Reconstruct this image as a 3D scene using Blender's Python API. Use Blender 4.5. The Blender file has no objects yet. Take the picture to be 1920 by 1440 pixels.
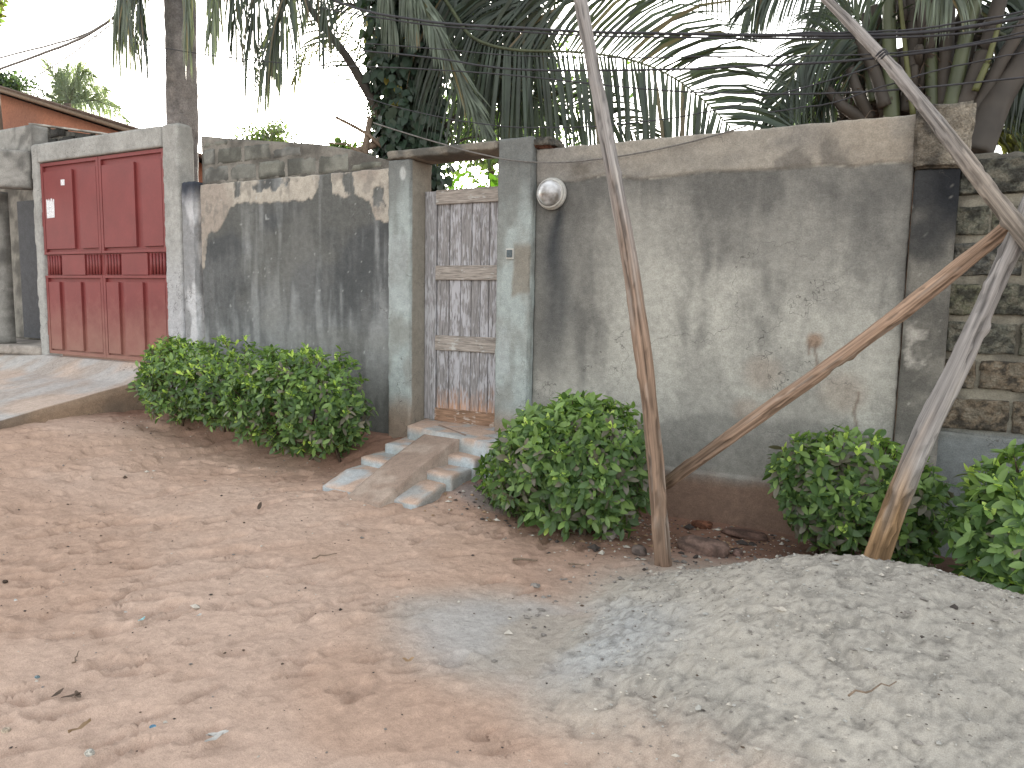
import bpy, math, random
import numpy as np
from mathutils import Vector, Matrix
random.seed(7); rng = np.random.default_rng(7)
scene = bpy.context.scene
col = scene.collection
R = math.radians

# ------------------------------------------------------------------ camera
CAM = np.array([0.0, 0.0, 1.6]); FPX = 1380.0
YAW, PIT, ROL = R(-28.7), R(6.35), R(1.07)
def cam_axes():
    cy, sy = math.cos(YAW), math.sin(YAW)
    f = np.array([sy*math.cos(PIT), cy*math.cos(PIT), -math.sin(PIT)])
    r = np.array([cy, -sy, 0.0]); u = np.cross(r, f)
    return r*math.cos(ROL)+u*math.sin(ROL), -r*math.sin(ROL)+u*math.cos(ROL), f
AR, AU, AF = cam_axes()
def ray(x, y): return AR*(x-960)/FPX - AU*(y-720)/FPX + AF
def at(x, y, Y):                       # where the line of sight meets the upright plane y = Y
    d = ray(x, y); return CAM + d*(Y/d[1])
def onz(x, y, Z):                      # ... and the level plane z = Z
    d = ray(x, y); return CAM + d*((Z-1.6)/d[2])
cam_d = bpy.data.cameras.new('camera'); cam = bpy.data.objects.new('camera', cam_d); col.objects.link(cam)
cam_d.sensor_width = 36; cam_d.lens = FPX/1920*36; cam_d.clip_start = 0.05; cam_d.clip_end = 2000
M = Matrix((( AR[0], AU[0], -AF[0], CAM[0]), (AR[1], AU[1], -AF[1], CAM[1]), (AR[2], AU[2], -AF[2], CAM[2]), (0, 0, 0, 1)))
cam.matrix_world = M
scene.camera = cam

# ------------------------------------------------------------------ sky, sun, exposure
sd = ray(735, 175); sd = sd/np.linalg.norm(sd)
SUN_EL = math.asin(sd[2]); SUN_AZ = math.atan2(sd[0], sd[1])
w = bpy.data.worlds.new('World'); scene.world = w; w.use_nodes = True
wn = w.node_tree; bg = wn.nodes['Background']
sky = wn.nodes.new('ShaderNodeTexSky'); sky.sky_type = 'NISHITA'; sky.sun_disc = False
sky.sun_elevation = SUN_EL; sky.sun_rotation = SUN_AZ
sky.air_density = 1.0; sky.dust_density = 1.5; sky.ozone_density = 1.0
hsv = wn.nodes.new('ShaderNodeHueSaturation'); hsv.inputs['Saturation'].default_value = 0.22
warm = wn.nodes.new('ShaderNodeVectorMath'); warm.operation = 'MULTIPLY'; warm.inputs[1].default_value = (1.0, .985, .95)
wn.links.new(sky.outputs[0], hsv.inputs['Color']); wn.links.new(hsv.outputs[0], warm.inputs[0]); wn.links.new(warm.outputs[0], bg.inputs['Color'])
bg.inputs['Strength'].default_value = 0.15
sl = bpy.data.lights.new('sun', 'SUN'); sl.energy = 2.0; sl.angle = R(1.5); sl.color = (1.0, 0.93, 0.82)
so = bpy.data.objects.new('sun', sl); col.objects.link(so)
so.rotation_euler = Vector((float(sd[0]), float(sd[1]), float(sd[2]))).to_track_quat('Z', 'Y').to_euler()
vs = scene.view_settings
vs.view_transform = 'Standard'; vs.look = 'None'; vs.gamma = 1; vs.use_curve_mapping = False; vs.exposure = 2.2

# ------------------------------------------------------------------ numpy noise
_tab = np.random.default_rng(3).random((64, 64, 64))
def vnoise(P):
    P = np.asarray(P, float); i = np.floor(P).astype(int); f = P-i; f = f*f*(3-2*f)
    x0, y0, z0 = (i[:, 0] & 63), (i[:, 1] & 63), (i[:, 2] & 63); x1, y1, z1 = (x0+1) & 63, (y0+1) & 63, (z0+1) & 63
    fx, fy, fz = f[:, 0], f[:, 1], f[:, 2]
    a = _tab[x0, y0, z0]*(1-fx)+_tab[x1, y0, z0]*fx; b = _tab[x0, y1, z0]*(1-fx)+_tab[x1, y1, z0]*fx
    c = _tab[x0, y0, z1]*(1-fx)+_tab[x1, y0, z1]*fx; d = _tab[x0, y1, z1]*(1-fx)+_tab[x1, y1, z1]*fx
    return (a*(1-fy)+b*fy)*(1-fz)+(c*(1-fy)+d*fy)*fz
def fbm(P, s=(1, 1, 1), o=4, seed=0.0, g=0.5):
    P = np.asarray(P, float)*np.array(s)+seed*7.31; t = 0; a = 1; n = 0
    for k in range(o):
        t = t+a*vnoise(P); n += a; a *= g; P = P*2.03+11.7
    return t/n
def ss(a, b, x): t = np.clip((x-a)/(b-a), 0, 1); return t*t*(3-2*t)
def lin(r, g, b):
    c = np.array([r, g, b], float)/255; return np.where(c <= .04045, c/12.92, ((c+.055)/1.055)**2.4)
def mix(a, b, m): m = np.asarray(m)[:, None]; return a*(1-m)+b*m
def const(P, c): return np.tile(np.asarray(c, float), (len(P), 1))

# ------------------------------------------------------------------ object helpers
BASE = {}
def tag(o, label=None, cat=None, group=None, kind=None):
    if label: o['label'] = label
    if cat: o['category'] = cat
    if group: o['group'] = group
    if kind: o['kind'] = kind
    return o
def thing(name, label, cat, loc, group=None):
    o = bpy.data.objects.new(name, None); col.objects.link(o); o.empty_display_size = .1
    o.location = tuple(float(v) for v in loc); BASE[o.name] = np.array(loc, float)
    return tag(o, label, cat, group)
def mk(name, V, Fc, mat, parent=None, base=None, cols=None, midx=None, smooth=True, kind=None):
    """link one mesh object; V are place coordinates, stored relative to the thing's base"""
    b = BASE[parent.name] if parent is not None else (np.zeros(3) if base is None else np.array(base, float))
    V = np.asarray(V, float)
    me = bpy.data.meshes.new(name)
    me.from_pydata((V-b).tolist(), [], [tuple(int(i) for i in f) for f in Fc] if not isinstance(Fc, np.ndarray) else Fc.tolist())
    for m in (mat if isinstance(mat, (list, tuple)) else [mat]): me.materials.append(m)
    if midx is not None: me.polygons.foreach_set('material_index', np.asarray(midx, dtype=np.int32))
    if smooth: me.polygons.foreach_set('use_smooth', np.ones(len(me.polygons), dtype=bool))
    if cols is not None:
        a = me.color_attributes.new('paint', 'FLOAT_COLOR', 'POINT')
        c = np.ones((len(V), 4), np.float32); c[:, :3] = np.clip(cols, 0, 1); a.data.foreach_set('color', c.ravel())
    me.update()
    o = bpy.data.objects.new(name, me); col.objects.link(o)
    if parent is not None: o.parent = parent; BASE[o.name] = b
    else: o.location = tuple(b); BASE[o.name] = b
    if kind: o['kind'] = kind
    return o
class MB:
    def __init__(s): s.v = []; s.f = []; s.m = []; s.n = 0
    def add(s, V, Fc, m=0):
        s.v.append(np.asarray(V, float)); s.f += [tuple(i+s.n for i in f) for f in Fc]; s.m += [m]*len(Fc); s.n += len(V)
    def box(s, x0, x1, y0, y1, z0, z1, m=0):
        s.add([(x, y, z) for z in (z0, z1) for y in (y0, y1) for x in (x0, x1)],
              [(0, 2, 3, 1), (4, 5, 7, 6), (0, 1, 5, 4), (2, 6, 7, 3), (0, 4, 6, 2), (1, 3, 7, 5)], m)
    def tube(s, pts, rad, n=8, m=0, cap=True, jit=0.0):
        pts = np.asarray(pts, float); k = len(pts); rad = np.full(k, rad) if np.isscalar(rad) else np.asarray(rad)
        V = []; ref = np.array([0.13, 0.31, 1.0])
        for i in range(k):
            t = pts[min(i+1, k-1)]-pts[max(i-1, 0)]; t = t/(np.linalg.norm(t)+1e-9)
            if abs(t @ (ref/np.linalg.norm(ref))) > .95: ref = np.array([1.0, .2, .1])
            a = np.cross(t, ref); a /= np.linalg.norm(a); b = np.cross(t, a); ref = b*-1 if False else ref
            for j in range(n):
                q = 2*math.pi*j/n; rr = rad[i]*(1+jit*(random.random()-.5))
                V.append(pts[i]+(a*math.cos(q)+b*math.sin(q))*rr)
        Fc = [(i*n+j, i*n+(j+1) % n, (i+1)*n+(j+1) % n, (i+1)*n+j) for i in range(k-1) for j in range(n)]
        if cap: Fc += [tuple(range(n))[::-1], tuple((k-1)*n+j for j in range(n))]
        s.add(V, Fc, m)
    def build(s, name, mat, parent=None, base=None, smooth=True, cols=None, kind=None):
        return mk(name, np.concatenate(s.v), s.f, mat, parent, base, cols, s.m, smooth, kind)
def gridbox(xs, ys, zs):
    """surface of a box cut along given coordinates -> verts, quads, list of outward normals (unnormalised)"""
    vs_, fs = [], []; n = 0
    def face(A, B, mk_, flip):
        nonlocal n
        a, b = np.meshgrid(A, B, indexing='ij'); V = mk_(a.ravel(), b.ravel()); vs_.append(V)
        i = np.arange(len(A)*len(B)).reshape(len(A), len(B))
        q = np.stack([i[:-1, :-1], i[1:, :-1], i[1:, 1:], i[:-1, 1:]], -1).reshape(-1, 4)
        fs.append((q[:, ::-1] if flip else q)+n); n += len(V)
    o = np.ones
    face(xs, zs, lambda a, b: np.stack([a, 0*a+ys[0], b], 1), False); face(xs, zs, lambda a, b: np.stack([a, 0*a+ys[-1], b], 1), True)
    face(ys, zs, lambda a, b: np.stack([0*a+xs[0], a, b], 1), True); face(ys, zs, lambda a, b: np.stack([0*a+xs[-1], a, b], 1), False)
    face(xs, ys, lambda a, b: np.stack([a, b, 0*a+zs[0]], 1), True); face(xs, ys, lambda a, b: np.stack([a, b, 0*a+zs[-1]], 1), False)
    V = np.concatenate(vs_); Fq = np.concatenate(fs)
    key = np.round(V*1e5).astype(np.int64); _, first, inv = np.unique(key, axis=0, return_index=True, return_inverse=True)
    return V[first], inv.reshape(-1)[Fq]
def seg(a, b, r): return np.linspace(a, b, max(2, int(round((b-a)/r))+1))
def rbox(name, x, y, z, res, paint, mat, parent=None, base=None, jit=.004, chip=.008, disp=None, seed=0, kind=None):
    rx, ry, rz = (res if isinstance(res, tuple) else (res,)*3)
    V, Fq = gridbox(seg(*x, rx), seg(*y, ry), seg(*z, rz))
    c = paint(V)
    lo = np.array([x[0], y[0], z[0]]); hi = np.array([x[1], y[1], z[1]]); ctr = (lo+hi)/2
    ext = (np.abs(V-lo) < 1e-6) | (np.abs(V-hi) < 1e-6); e = (ext.sum(1) >= 2)
    n3 = np.stack([fbm(V, (9, 9, 9), 3, 1+k+seed)-.5 for k in range(3)], 1)
    W = V+n3*jit*2
    ch = (0.3+1.8*np.clip(fbm(V, (14, 14, 14), 3, 5+seed)-.38, 0, 1)*2)*chip
    W = W-np.sign(V-ctr)*ext*(e*ch)[:, None]
    if disp is not None: W = W+disp(V)
    return mk(name, W, Fq, mat, parent, base, c, kind=kind)

# ------------------------------------------------------------------ materials
def newmat(name):
    m = bpy.data.materials.new(name); m.use_nodes = True; nt = m.node_tree; return m, nt, nt.nodes['Principled BSDF']
def node(nt, t, **k):
    n = nt.nodes.new(t)
    for a, v in k.items():
        if a in n.inputs: n.inputs[a].default_value = v
        else: setattr(n, a, v)
    return n
def paintmat(name, rough=.9, fine=(60, .35), mid=(9, .25), bump=.35, bdist=.01, bscale=70, speck=None, color=None, coarse_b=0, spec=.3, gain=1.0, crack=0):
    """paint attribute (or plain colour) modulated by two scales of noise, with fine relief"""
    m, nt, b = newmat(name); L = nt.links.new
    tc = node(nt, 'ShaderNodeTexCoord'); geo = node(nt, 'ShaderNodeNewGeometry')
    src = geo.outputs['Position']
    if color is None:
        at_ = node(nt, 'ShaderNodeAttribute', attribute_name='paint'); c = at_.outputs['Color']
    else:
        rg = node(nt, 'ShaderNodeRGB'); rg.outputs[0].default_value = (*color, 1); c = rg.outputs[0]
    for k, (s, amt) in enumerate((fine, mid)):
        n = node(nt, 'ShaderNodeTexNoise', Scale=s, Detail=6.0, Roughness=.65); L(src, n.inputs['Vector'])
        mr = node(nt, 'ShaderNodeMapRange'); mr.inputs[1].default_value = .3; mr.inputs[2].default_value = .7
        mr.inputs[3].default_value = (1-amt)*(gain if k else 1); mr.inputs[4].default_value = (1+amt*.8)*(gain if k else 1); L(n.outputs[0], mr.inputs[0])
        mx = node(nt, 'ShaderNodeVectorMath', operation='SCALE'); L(c, mx.inputs[0]); L(mr.outputs[0], mx.inputs['Scale']); c = mx.outputs[0]
    if speck:
        n = node(nt, 'ShaderNodeTexNoise', Scale=speck[0], Detail=3.0, Roughness=.7); L(src, n.inputs['Vector'])
        mr = node(nt, 'ShaderNodeMapRange'); mr.inputs[1].default_value = speck[1]; mr.inputs[2].default_value = speck[1]+.06; L(n.outputs[0], mr.inputs[0])
        mm = node(nt, 'ShaderNodeMix', data_type='RGBA'); L(mr.outputs[0], mm.inputs[0]); L(c, mm.inputs[6]); mm.inputs[7].default_value = (*speck[2], 1); c = mm.outputs[2]
    if crack:
        n = node(nt, 'ShaderNodeTexNoise', Scale=1.3, Detail=5.0, Roughness=.6); L(src, n.inputs['Vector'])
        s1 = node(nt, 'ShaderNodeMath', operation='SUBTRACT'); L(n.outputs[0], s1.inputs[0]); s1.inputs[1].default_value = .5
        s2 = node(nt, 'ShaderNodeMath', operation='ABSOLUTE'); L(s1.outputs[0], s2.inputs[0])
        s3 = node(nt, 'ShaderNodeMapRange'); s3.inputs[1].default_value = .0005; s3.inputs[2].default_value = .0026; s3.inputs[3].default_value = 1; s3.inputs[4].default_value = 0; L(s2.outputs[0], s3.inputs[0])
        n2 = node(nt, 'ShaderNodeTexNoise', Scale=.9, Detail=1.0); mp = node(nt, 'ShaderNodeMapping'); mp.inputs['Location'].default_value = (5, 3, 8); L(src, mp.inputs['Vector']); L(mp.outputs[0], n2.inputs['Vector'])
        s4 = node(nt, 'ShaderNodeMapRange'); s4.inputs[1].default_value = .52; s4.inputs[2].default_value = .60; s4.inputs[4].default_value = crack; L(n2.outputs[0], s4.inputs[0])
        s5 = node(nt, 'ShaderNodeMath', operation='MULTIPLY'); L(s3.outputs[0], s5.inputs[0]); L(s4.outputs[0], s5.inputs[1])
        mm = node(nt, 'ShaderNodeMix', data_type='RGBA'); L(s5.outputs[0], mm.inputs[0]); L(c, mm.inputs[6]); mm.inputs[7].default_value = (.07, .065, .06, 1); c = mm.outputs[2]
    L(c, b.inputs['Base Color']); b.inputs['Roughness'].default_value = rough; b.inputs['Specular IOR Level'].default_value = spec
    n = node(nt, 'ShaderNodeTexNoise', Scale=bscale, Detail=8.0, Roughness=.7); L(src, n.inputs['Vector']); h = n.outputs[0]
    if coarse_b:
        n2 = node(nt, 'ShaderNodeTexNoise', Scale=coarse_b, Detail=5.0, Roughness=.6); L(src, n2.inputs['Vector'])
        ad = node(nt, 'ShaderNodeMath', operation='MULTIPLY_ADD'); L(n2.outputs[0], ad.inputs[0]); ad.inputs[1].default_value = 2.5; L(h, ad.inputs[2]); h = ad.outputs[0]
    bp = node(nt, 'ShaderNodeBump', Strength=bump, Distance=bdist); L(h, bp.inputs['Height']); L(bp.outputs[0], b.inputs['Normal'])
    return m
MAT = {}
MAT['concrete'] = paintmat('weathered_concrete', bump=.5, bdist=.006, fine=(110, .24), mid=(17, .18), coarse_b=18, gain=1.3, crack=.7)
MAT['rough_concrete'] = paintmat('pitted_concrete', bump=1.0, bdist=.02, bscale=45, fine=(80, .45), mid=(22, .35), coarse_b=30, gain=1.15)
MAT['ground'] = paintmat('sandy_earth', rough=1, bump=.7, bdist=.008, bscale=70, fine=(230, .24), mid=(16, .10), coarse_b=22, spec=.1)
MAT['heap'] = paintmat('grey_sand', rough=1, bump=.8, bdist=.01, bscale=55, fine=(140, .3), mid=(30, .2), coarse_b=28, speck=(120, .70, (.75, .74, .7)), spec=.1)
MAT['steel'] = paintmat('red_oxide_steel', rough=.55, bump=.08, bdist=.003, bscale=8, fine=(40, .05), mid=(2.5, .14), color=lin(146, 68, 67)*.68, spec=.4)
_nt = MAT['steel'].node_tree; _b = _nt.nodes['Principled BSDF']; _src = _b.inputs['Base Color'].links[0].from_socket     # road dust thrown up on the foot of the gate, rain-faded patches
_g = node(_nt, 'ShaderNodeNewGeometry'); _x = node(_nt, 'ShaderNodeSeparateXYZ'); _nt.links.new(_g.outputs['Position'], _x.inputs[0])
_n = node(_nt, 'ShaderNodeTexNoise', Scale=5.0, Detail=7.0, Roughness=.7); _nt.links.new(_g.outputs['Position'], _n.inputs['Vector'])
_a = node(_nt, 'ShaderNodeMath', operation='MULTIPLY_ADD'); _nt.links.new(_n.outputs[0], _a.inputs[0]); _a.inputs[1].default_value = -.9; _nt.links.new(_x.outputs[2], _a.inputs[2])
_m = node(_nt, 'ShaderNodeMapRange'); _m.inputs[1].default_value = .35; _m.inputs[2].default_value = 1.1; _m.inputs[3].default_value = .55; _m.inputs[4].default_value = 0; _nt.links.new(_a.outputs[0], _m.inputs[0])
_k = node(_nt, 'ShaderNodeMix', data_type='RGBA'); _nt.links.new(_m.outputs[0], _k.inputs[0]); _nt.links.new(_src, _k.inputs[6]); _k.inputs[7].default_value = (.30, .19, .14, 1)
_nt.links.new(_k.outputs[2], _b.inputs['Base Color'])
MAT['bark'] = paintmat('bark', bump=.9, bdist=.02, bscale=25, fine=(60, .35), mid=(9, .35), coarse_b=9, gain=1.65)
MAT['stone'] = paintmat('stone', bump=.6, bdist=.01, fine=(60, .3), mid=(14, .25), coarse_b=20, gain=1.4)
MAT['white'] = paintmat('white_plastic', rough=.4, bump=.05, color=(.46, .45, .42), fine=(60, .1), mid=(10, .2))
MAT['cable'] = paintmat('cable_rubber', rough=.6, bump=.05, color=(.035, .035, .04))
MAT['cable_grey'] = paintmat('grey_cable', rough=.6, bump=.05, color=(.16, .15, .14))
MAT['zinc'] = paintmat('zinc_sheet', rough=.6, bump=.1, color=(.36, .36, .36), mid=(3, .25))
MAT['dark'] = paintmat('dark_metal_door', rough=.6, bump=.1, color=(.06, .062, .07))
MAT['branch'] = paintmat('twig_bark', bump=.5, color=(.10, .07, .05))
MAT['deadbranch'] = paintmat('dead_branch_bark', bump=.5, color=(.2, .15, .11))

def polewood(name):          # grain runs along local axis given by the paint attribute; cracks from stretched noise on generated v
    m, nt, b = newmat(name); L = nt.links.new
    a = node(nt, 'ShaderNodeAttribute', attribute_name='paint'); g = node(nt, 'ShaderNodeAttribute', attribute_name='grain')
    n = node(nt, 'ShaderNodeTexNoise', Scale=1.0, Detail=8.0, Roughness=.7); L(g.outputs['Vector'], n.inputs['Vector'])
    mr = node(nt, 'ShaderNodeMapRange'); mr.inputs[1].default_value = .32; mr.inputs[2].default_value = .68; mr.inputs[3].default_value = .45; mr.inputs[4].default_value = 1.35; L(n.outputs[0], mr.inputs[0])
    sc = node(nt, 'ShaderNodeVectorMath', operation='SCALE'); L(a.outputs['Color'], sc.inputs[0]); L(mr.outputs[0], sc.inputs['Scale'])
    L(sc.outputs[0], b.inputs['Base Color']); b.inputs['Roughness'].default_value = .85; b.inputs['Specular IOR Level'].default_value = .2
    bp = node(nt, 'ShaderNodeBump', Strength=.8, Distance=.01); L(n.outputs[0], bp.inputs['Height']); L(bp.outputs[0], b.inputs['Normal'])
    return m
MAT['pole'] = polewood('weathered_pole_wood')

def doorwood(name, vertical=True, paintamt=.5, dark=(.16, .13, .12), light=(.46, .44, .47), worn=None):
    """grey wood with remnants of pale peeling paint, grain along z or x"""
    m, nt, b = newmat(name); L = nt.links.new
    geo = node(nt, 'ShaderNodeNewGeometry'); oi = node(nt, 'ShaderNodeObjectInfo')
    ad = node(nt, 'ShaderNodeVectorMath', operation='ADD'); L(geo.outputs['Position'], ad.inputs[0])
    rs = node(nt, 'ShaderNodeVectorMath', operation='SCALE'); rs.inputs[0].default_value = (3, 5, 9); L(oi.outputs['Random'], rs.inputs['Scale']); L(rs.outputs[0], ad.inputs[1])
    def stretched(s, sc, det=6):
        mp = node(nt, 'ShaderNodeMapping'); mp.inputs['Scale'].default_value = s; L(ad.outputs[0], mp.inputs['Vector'])
        n = node(nt, 'ShaderNodeTexNoise', Scale=sc, Detail=float(det), Roughness=.65); L(mp.outputs[0], n.inputs['Vector']); return n.outputs[0]
    s1 = (9, 9, .7) if vertical else (.7, 9, 9)
    s2 = (4.5, 4.5, .6) if vertical else (.8, 3.2, 3.2)
    grain = stretched(s1, 10); patch = stretched(s2, 14, 8); big = stretched((1.5, 1, .6), 4, 3)
    r1 = node(nt, 'ShaderNodeValToRGB'); r1.color_ramp.elements[0].position = .3; r1.color_ramp.elements[1].position = .7
    r1.color_ramp.elements[0].color = (*[v*.55 for v in dark], 1); r1.color_ramp.elements[1].color = (*[v*1.7 for v in dark], 1); L(grain, r1.inputs[0])
    sm = node(nt, 'ShaderNodeMath', operation='ADD'); L(patch, sm.inputs[0])
    sb = node(nt, 'ShaderNodeMath', operation='MULTIPLY'); L(big, sb.inputs[0]); sb.inputs[1].default_value = .8; L(sb.outputs[0], sm.inputs[1])
    mr = node(nt, 'ShaderNodeMapRange'); t = .9+(.5-paintamt)*.5; mr.inputs[1].default_value = t-.03; mr.inputs[2].default_value = t+.05; L(sm.outputs[0], mr.inputs[0])
    mx = node(nt, 'ShaderNodeMix', data_type='RGBA'); L(r1.outputs[0], mx.inputs[6]); mx.inputs[7].default_value = (*light, 1)
    msk = mr.outputs[0]
    if worn:     # bare warm wood below a wavy height
        sp = node(nt, 'ShaderNodeSeparateXYZ'); L(geo.outputs['Position'], sp.inputs[0])
        w1 = node(nt, 'ShaderNodeMath', operation='MULTIPLY_ADD'); L(big, w1.inputs[0]); w1.inputs[1].default_value = -.9; L(sp.outputs[2], w1.inputs[2])
        w2 = node(nt, 'ShaderNodeMapRange'); w2.inputs[1].default_value = worn-.2; w2.inputs[2].default_value = worn+.1; L(w1.outputs[0], w2.inputs[0])
        wm = node(nt, 'ShaderNodeMix', data_type='RGBA'); L(w2.outputs[0], wm.inputs[0])
        tint = node(nt, 'ShaderNodeMix', data_type='RGBA', blend_type='MULTIPLY'); tint.inputs[0].default_value = 1; L(r1.outputs[0], tint.inputs[6]); tint.inputs[7].default_value = (2.2, 1.25, .72, 1)
        L(tint.outputs[2], wm.inputs[6]); L(r1.outputs[0], wm.inputs[7]); L(wm.outputs[2], mx.inputs[6])
        mm = node(nt, 'ShaderNodeMath', operation='MULTIPLY'); L(msk, mm.inputs[0])
        w3 = node(nt, 'ShaderNodeMapRange'); w3.inputs[1].default_value = worn-.25; w3.inputs[2].default_value = worn+.1; w3.inputs[3].default_value = .35; L(w1.outputs[0], w3.inputs[0]); L(w3.outputs[0], mm.inputs[1]); msk = mm.outputs[0]
    L(msk, mx.inputs[0])
    L(mx.outputs[2], b.inputs['Base Color']); b.inputs['Roughness'].default_value = .85; b.inputs['Specular IOR Level'].default_value = .2
    hh = node(nt, 'ShaderNodeMath', operation='MULTIPLY_ADD'); L(msk, hh.inputs[0]); hh.inputs[1].default_value = .3; L(grain, hh.inputs[2])
    bp = node(nt, 'ShaderNodeBump', Strength=.8, Distance=.006); L(hh.outputs[0], bp.inputs['Height']); L(bp.outputs[0], b.inputs['Normal'])
    return m
MAT['plank'] = doorwood('peeling_door_boards', True, .50, dark=(.21, .20, .20), light=(.42, .415, .44), worn=.28)
MAT['stile'] = doorwood('grey_door_stile', True, .42, dark=(.23, .222, .225), light=(.41, .41, .43))
MAT['rail'] = doorwood('grey_door_rail', False, .22, dark=(.27, .24, .215), light=(.46, .45, .43))
MAT['rail_low'] = doorwood('worn_brown_door_rail', False, .3, dark=(.24, .15, .10), light=(.5, .42, .36))

def leafmat(name, c, trans=.35, rough=.4, spec=.4, var=.25, tc=None, old=.0, oldc=(.20, .15, .07)):
    m, nt, b = newmat(name); L = nt.links.new
    geo = node(nt, 'ShaderNodeNewGeometry')
    n = node(nt, 'ShaderNodeTexNoise', Scale=6.0, Detail=2.0); L(geo.outputs['Position'], n.inputs['Vector'])
    mr = node(nt, 'ShaderNodeMapRange'); mr.inputs[1].default_value = .3; mr.inputs[2].default_value = .7; mr.inputs[3].default_value = 1-var; mr.inputs[4].default_value = 1+var; L(n.outputs[0], mr.inputs[0])
    rpi = node(nt, 'ShaderNodeMapRange'); rpi.inputs[3].default_value = 1-var; rpi.inputs[4].default_value = 1+var; L(geo.outputs['Random Per Island'], rpi.inputs[0])
    mu = node(nt, 'ShaderNodeMath', operation='MULTIPLY'); L(mr.outputs[0], mu.inputs[0]); L(rpi.outputs[0], mu.inputs[1])
    sc = node(nt, 'ShaderNodeVectorMath', operation='SCALE'); sc.inputs[0].default_value = c; L(mu.outputs[0], sc.inputs['Scale'])
    if old:
        cmp_ = node(nt, 'ShaderNodeMath', operation='GREATER_THAN'); L(geo.outputs['Random Per Island'], cmp_.inputs[0]); cmp_.inputs[1].default_value = 1-old
        om = node(nt, 'ShaderNodeMix', data_type='RGBA'); L(cmp_.outputs[0], om.inputs[0]); L(sc.outputs[0], om.inputs[6]); om.inputs[7].default_value = (*oldc, 1); L(om.outputs[2], b.inputs['Base Color'])
    else: L(sc.outputs[0], b.inputs['Base Color']); b.inputs['Roughness'].default_value = rough; b.inputs['Specular IOR Level'].default_value = spec
    tr = node(nt, 'ShaderNodeBsdfTranslucent'); tt = tc or (c[0]*1.6, c[1]*1.7, c[2]*.7); tr.inputs[0].default_value = (*tt, 1)
    ms = node(nt, 'ShaderNodeMixShader'); ms.inputs[0].default_value = trans; L(b.outputs[0], ms.inputs[1]); L(tr.outputs[0], ms.inputs[2])
    L(ms.outputs[0], nt.nodes['Material Output'].inputs['Surface'])
    return m
MAT['leaf_a'] = leafmat('leaf_deep_green', (.082, .145, .052))
MAT['leaf_b'] = leafmat('leaf_mid_green', (.18, .28, .085))
MAT['leaf_c'] = leafmat('leaf_new_growth', (.55, .70, .20), .38)
MAT['leaf_d'] = leafmat('leaf_dusty_brown', (.15, .14, .105), .2)
MAT['ivy'] = leafmat('ivy_leaf', (.035, .06, .04), .25)
MAT['ivy_y'] = leafmat('ivy_yellow_leaf', (.35, .30, .06), .4)
MAT['palm'] = leafmat('palm_leaflet', (.030, .043, .030), .2, .5, var=.4, old=.07, oldc=(.11, .085, .045))
MAT['palm_g'] = leafmat('palm_leaflet_greyed', (.115, .14, .105), .22, .5, var=.35, old=.08)
MAT['palm_far'] = leafmat('far_palm_leaflet', (.20, .25, .17), .35, .6)  # distance haze painted in as a paler leaf colour
MAT['palm_y'] = leafmat('palm_leaflet_yellowing', (.12, .125, .05), .3, .5)
MAT['garden'] = leafmat('garden_bright_leaf', (.12, .26, .04), .45)
MAT['rachis'] = leafmat('palm_stalk', (.06, .07, .035), .05, .5)
MAT['rachis_b'] = leafmat('palm_stalk_brown', (.045, .037, .03), .02, .7)
MAT['dryleaf'] = leafmat('dry_leaf', (.30, .20, .12), .1, .8)
BUSHM = [MAT['leaf_a'], MAT['leaf_b'], MAT['leaf_c'], MAT['leaf_d']]
#@@GROUND
# ================================================================== GROUND
def ground_h(x, y):
    P = np.stack([x, y, 0*x], 1)
    h = .22*ss(-4.6, -8.0, x)+.09*ss(-1.8, -3.2, x)*ss(3.0, 4.3, y)+.24*ss(4.65, 5.45, y)*ss(-2.6, -3.2, x)*ss(-7.6, -6.2, x)+.07*np.exp(-((x+2.95)/.28)**2-((y-4.75)/.22)**2)
    h = h+.05*(fbm(P, (.6, .6, 1), 2, 2)-.5)
    h = h-.05*ss(4.6, 5.2, y)*ss(-2.9, -2.4, x)             # worn trench along the wall foot
    return h
def ground_detail(x, y):
    P = np.stack([x, y, 0*x], 1)
    q = np.stack([x*.45+y*.89, -x*.89+y*.45, 0*x], 1)        # scuffs lie along the walking line
    d = .020*(fbm(q, (1.6, 2.8, 1), 3, 3)-.5)+.021*(fbm(q, (5.5, 10, 1), 5, 4)-.5)*(.35+ss(-1.5, -4, x+.4*(y-2)))+.016*(fbm(P, (22, 22, 1), 3, 5)-.5)
    r = fbm(q, (3.6, 8.5, 1), 2, 6); d = d-.022*ss(.60, .68, r)*(.4+ss(-1, -4, x))
    return d
prints = [(random.uniform(-6.5, 0.5), random.uniform(1.2, 4.6), random.gauss(1.15, .4), random.uniform(.09, .13), random.uniform(.035, .05)) for _ in range(150)]
prints += [(random.uniform(-5.5, -2.2), random.uniform(1.2, 3.0), random.gauss(1.15, .35), random.uniform(.08, .13), random.uniform(.03, .05)) for _ in range(70)]
HX, HY = -0.10, 3.62
def heap_h(x, y):
    P = np.stack([x, y, 0*x], 1)
    dx = np.where(x < HX, (x-HX)/1.45, (x-HX)/2.0); dy = np.where(y > HY, (y-HY)/1.12, (y-HY)/1.95)
    d = np.sqrt(dx*dx+dy*dy)*(1+.22*(fbm(P, (1.3, 1.3, 1), 2, 8)-.5))
    h = .445*np.clip(1-d**1.75, 0, 1)**1.6
    h = np.where(d > 1, -(d-1)*.25, h)
    h = h+(.035*(fbm(P, (3.5, 3.5, 1), 3, 9)-.5)+.035*(fbm(P, (13, 13, 1), 3, 10)-.5))*ss(1.08, .8, d)
    return h, d
xs = np.concatenate([np.linspace(-60, -14.2, 12), seg(-14, -5.2, .04), seg(-5.18, 1.4, .016), seg(1.45, 4, .06), np.linspace(4.5, 60, 12)])
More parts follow.
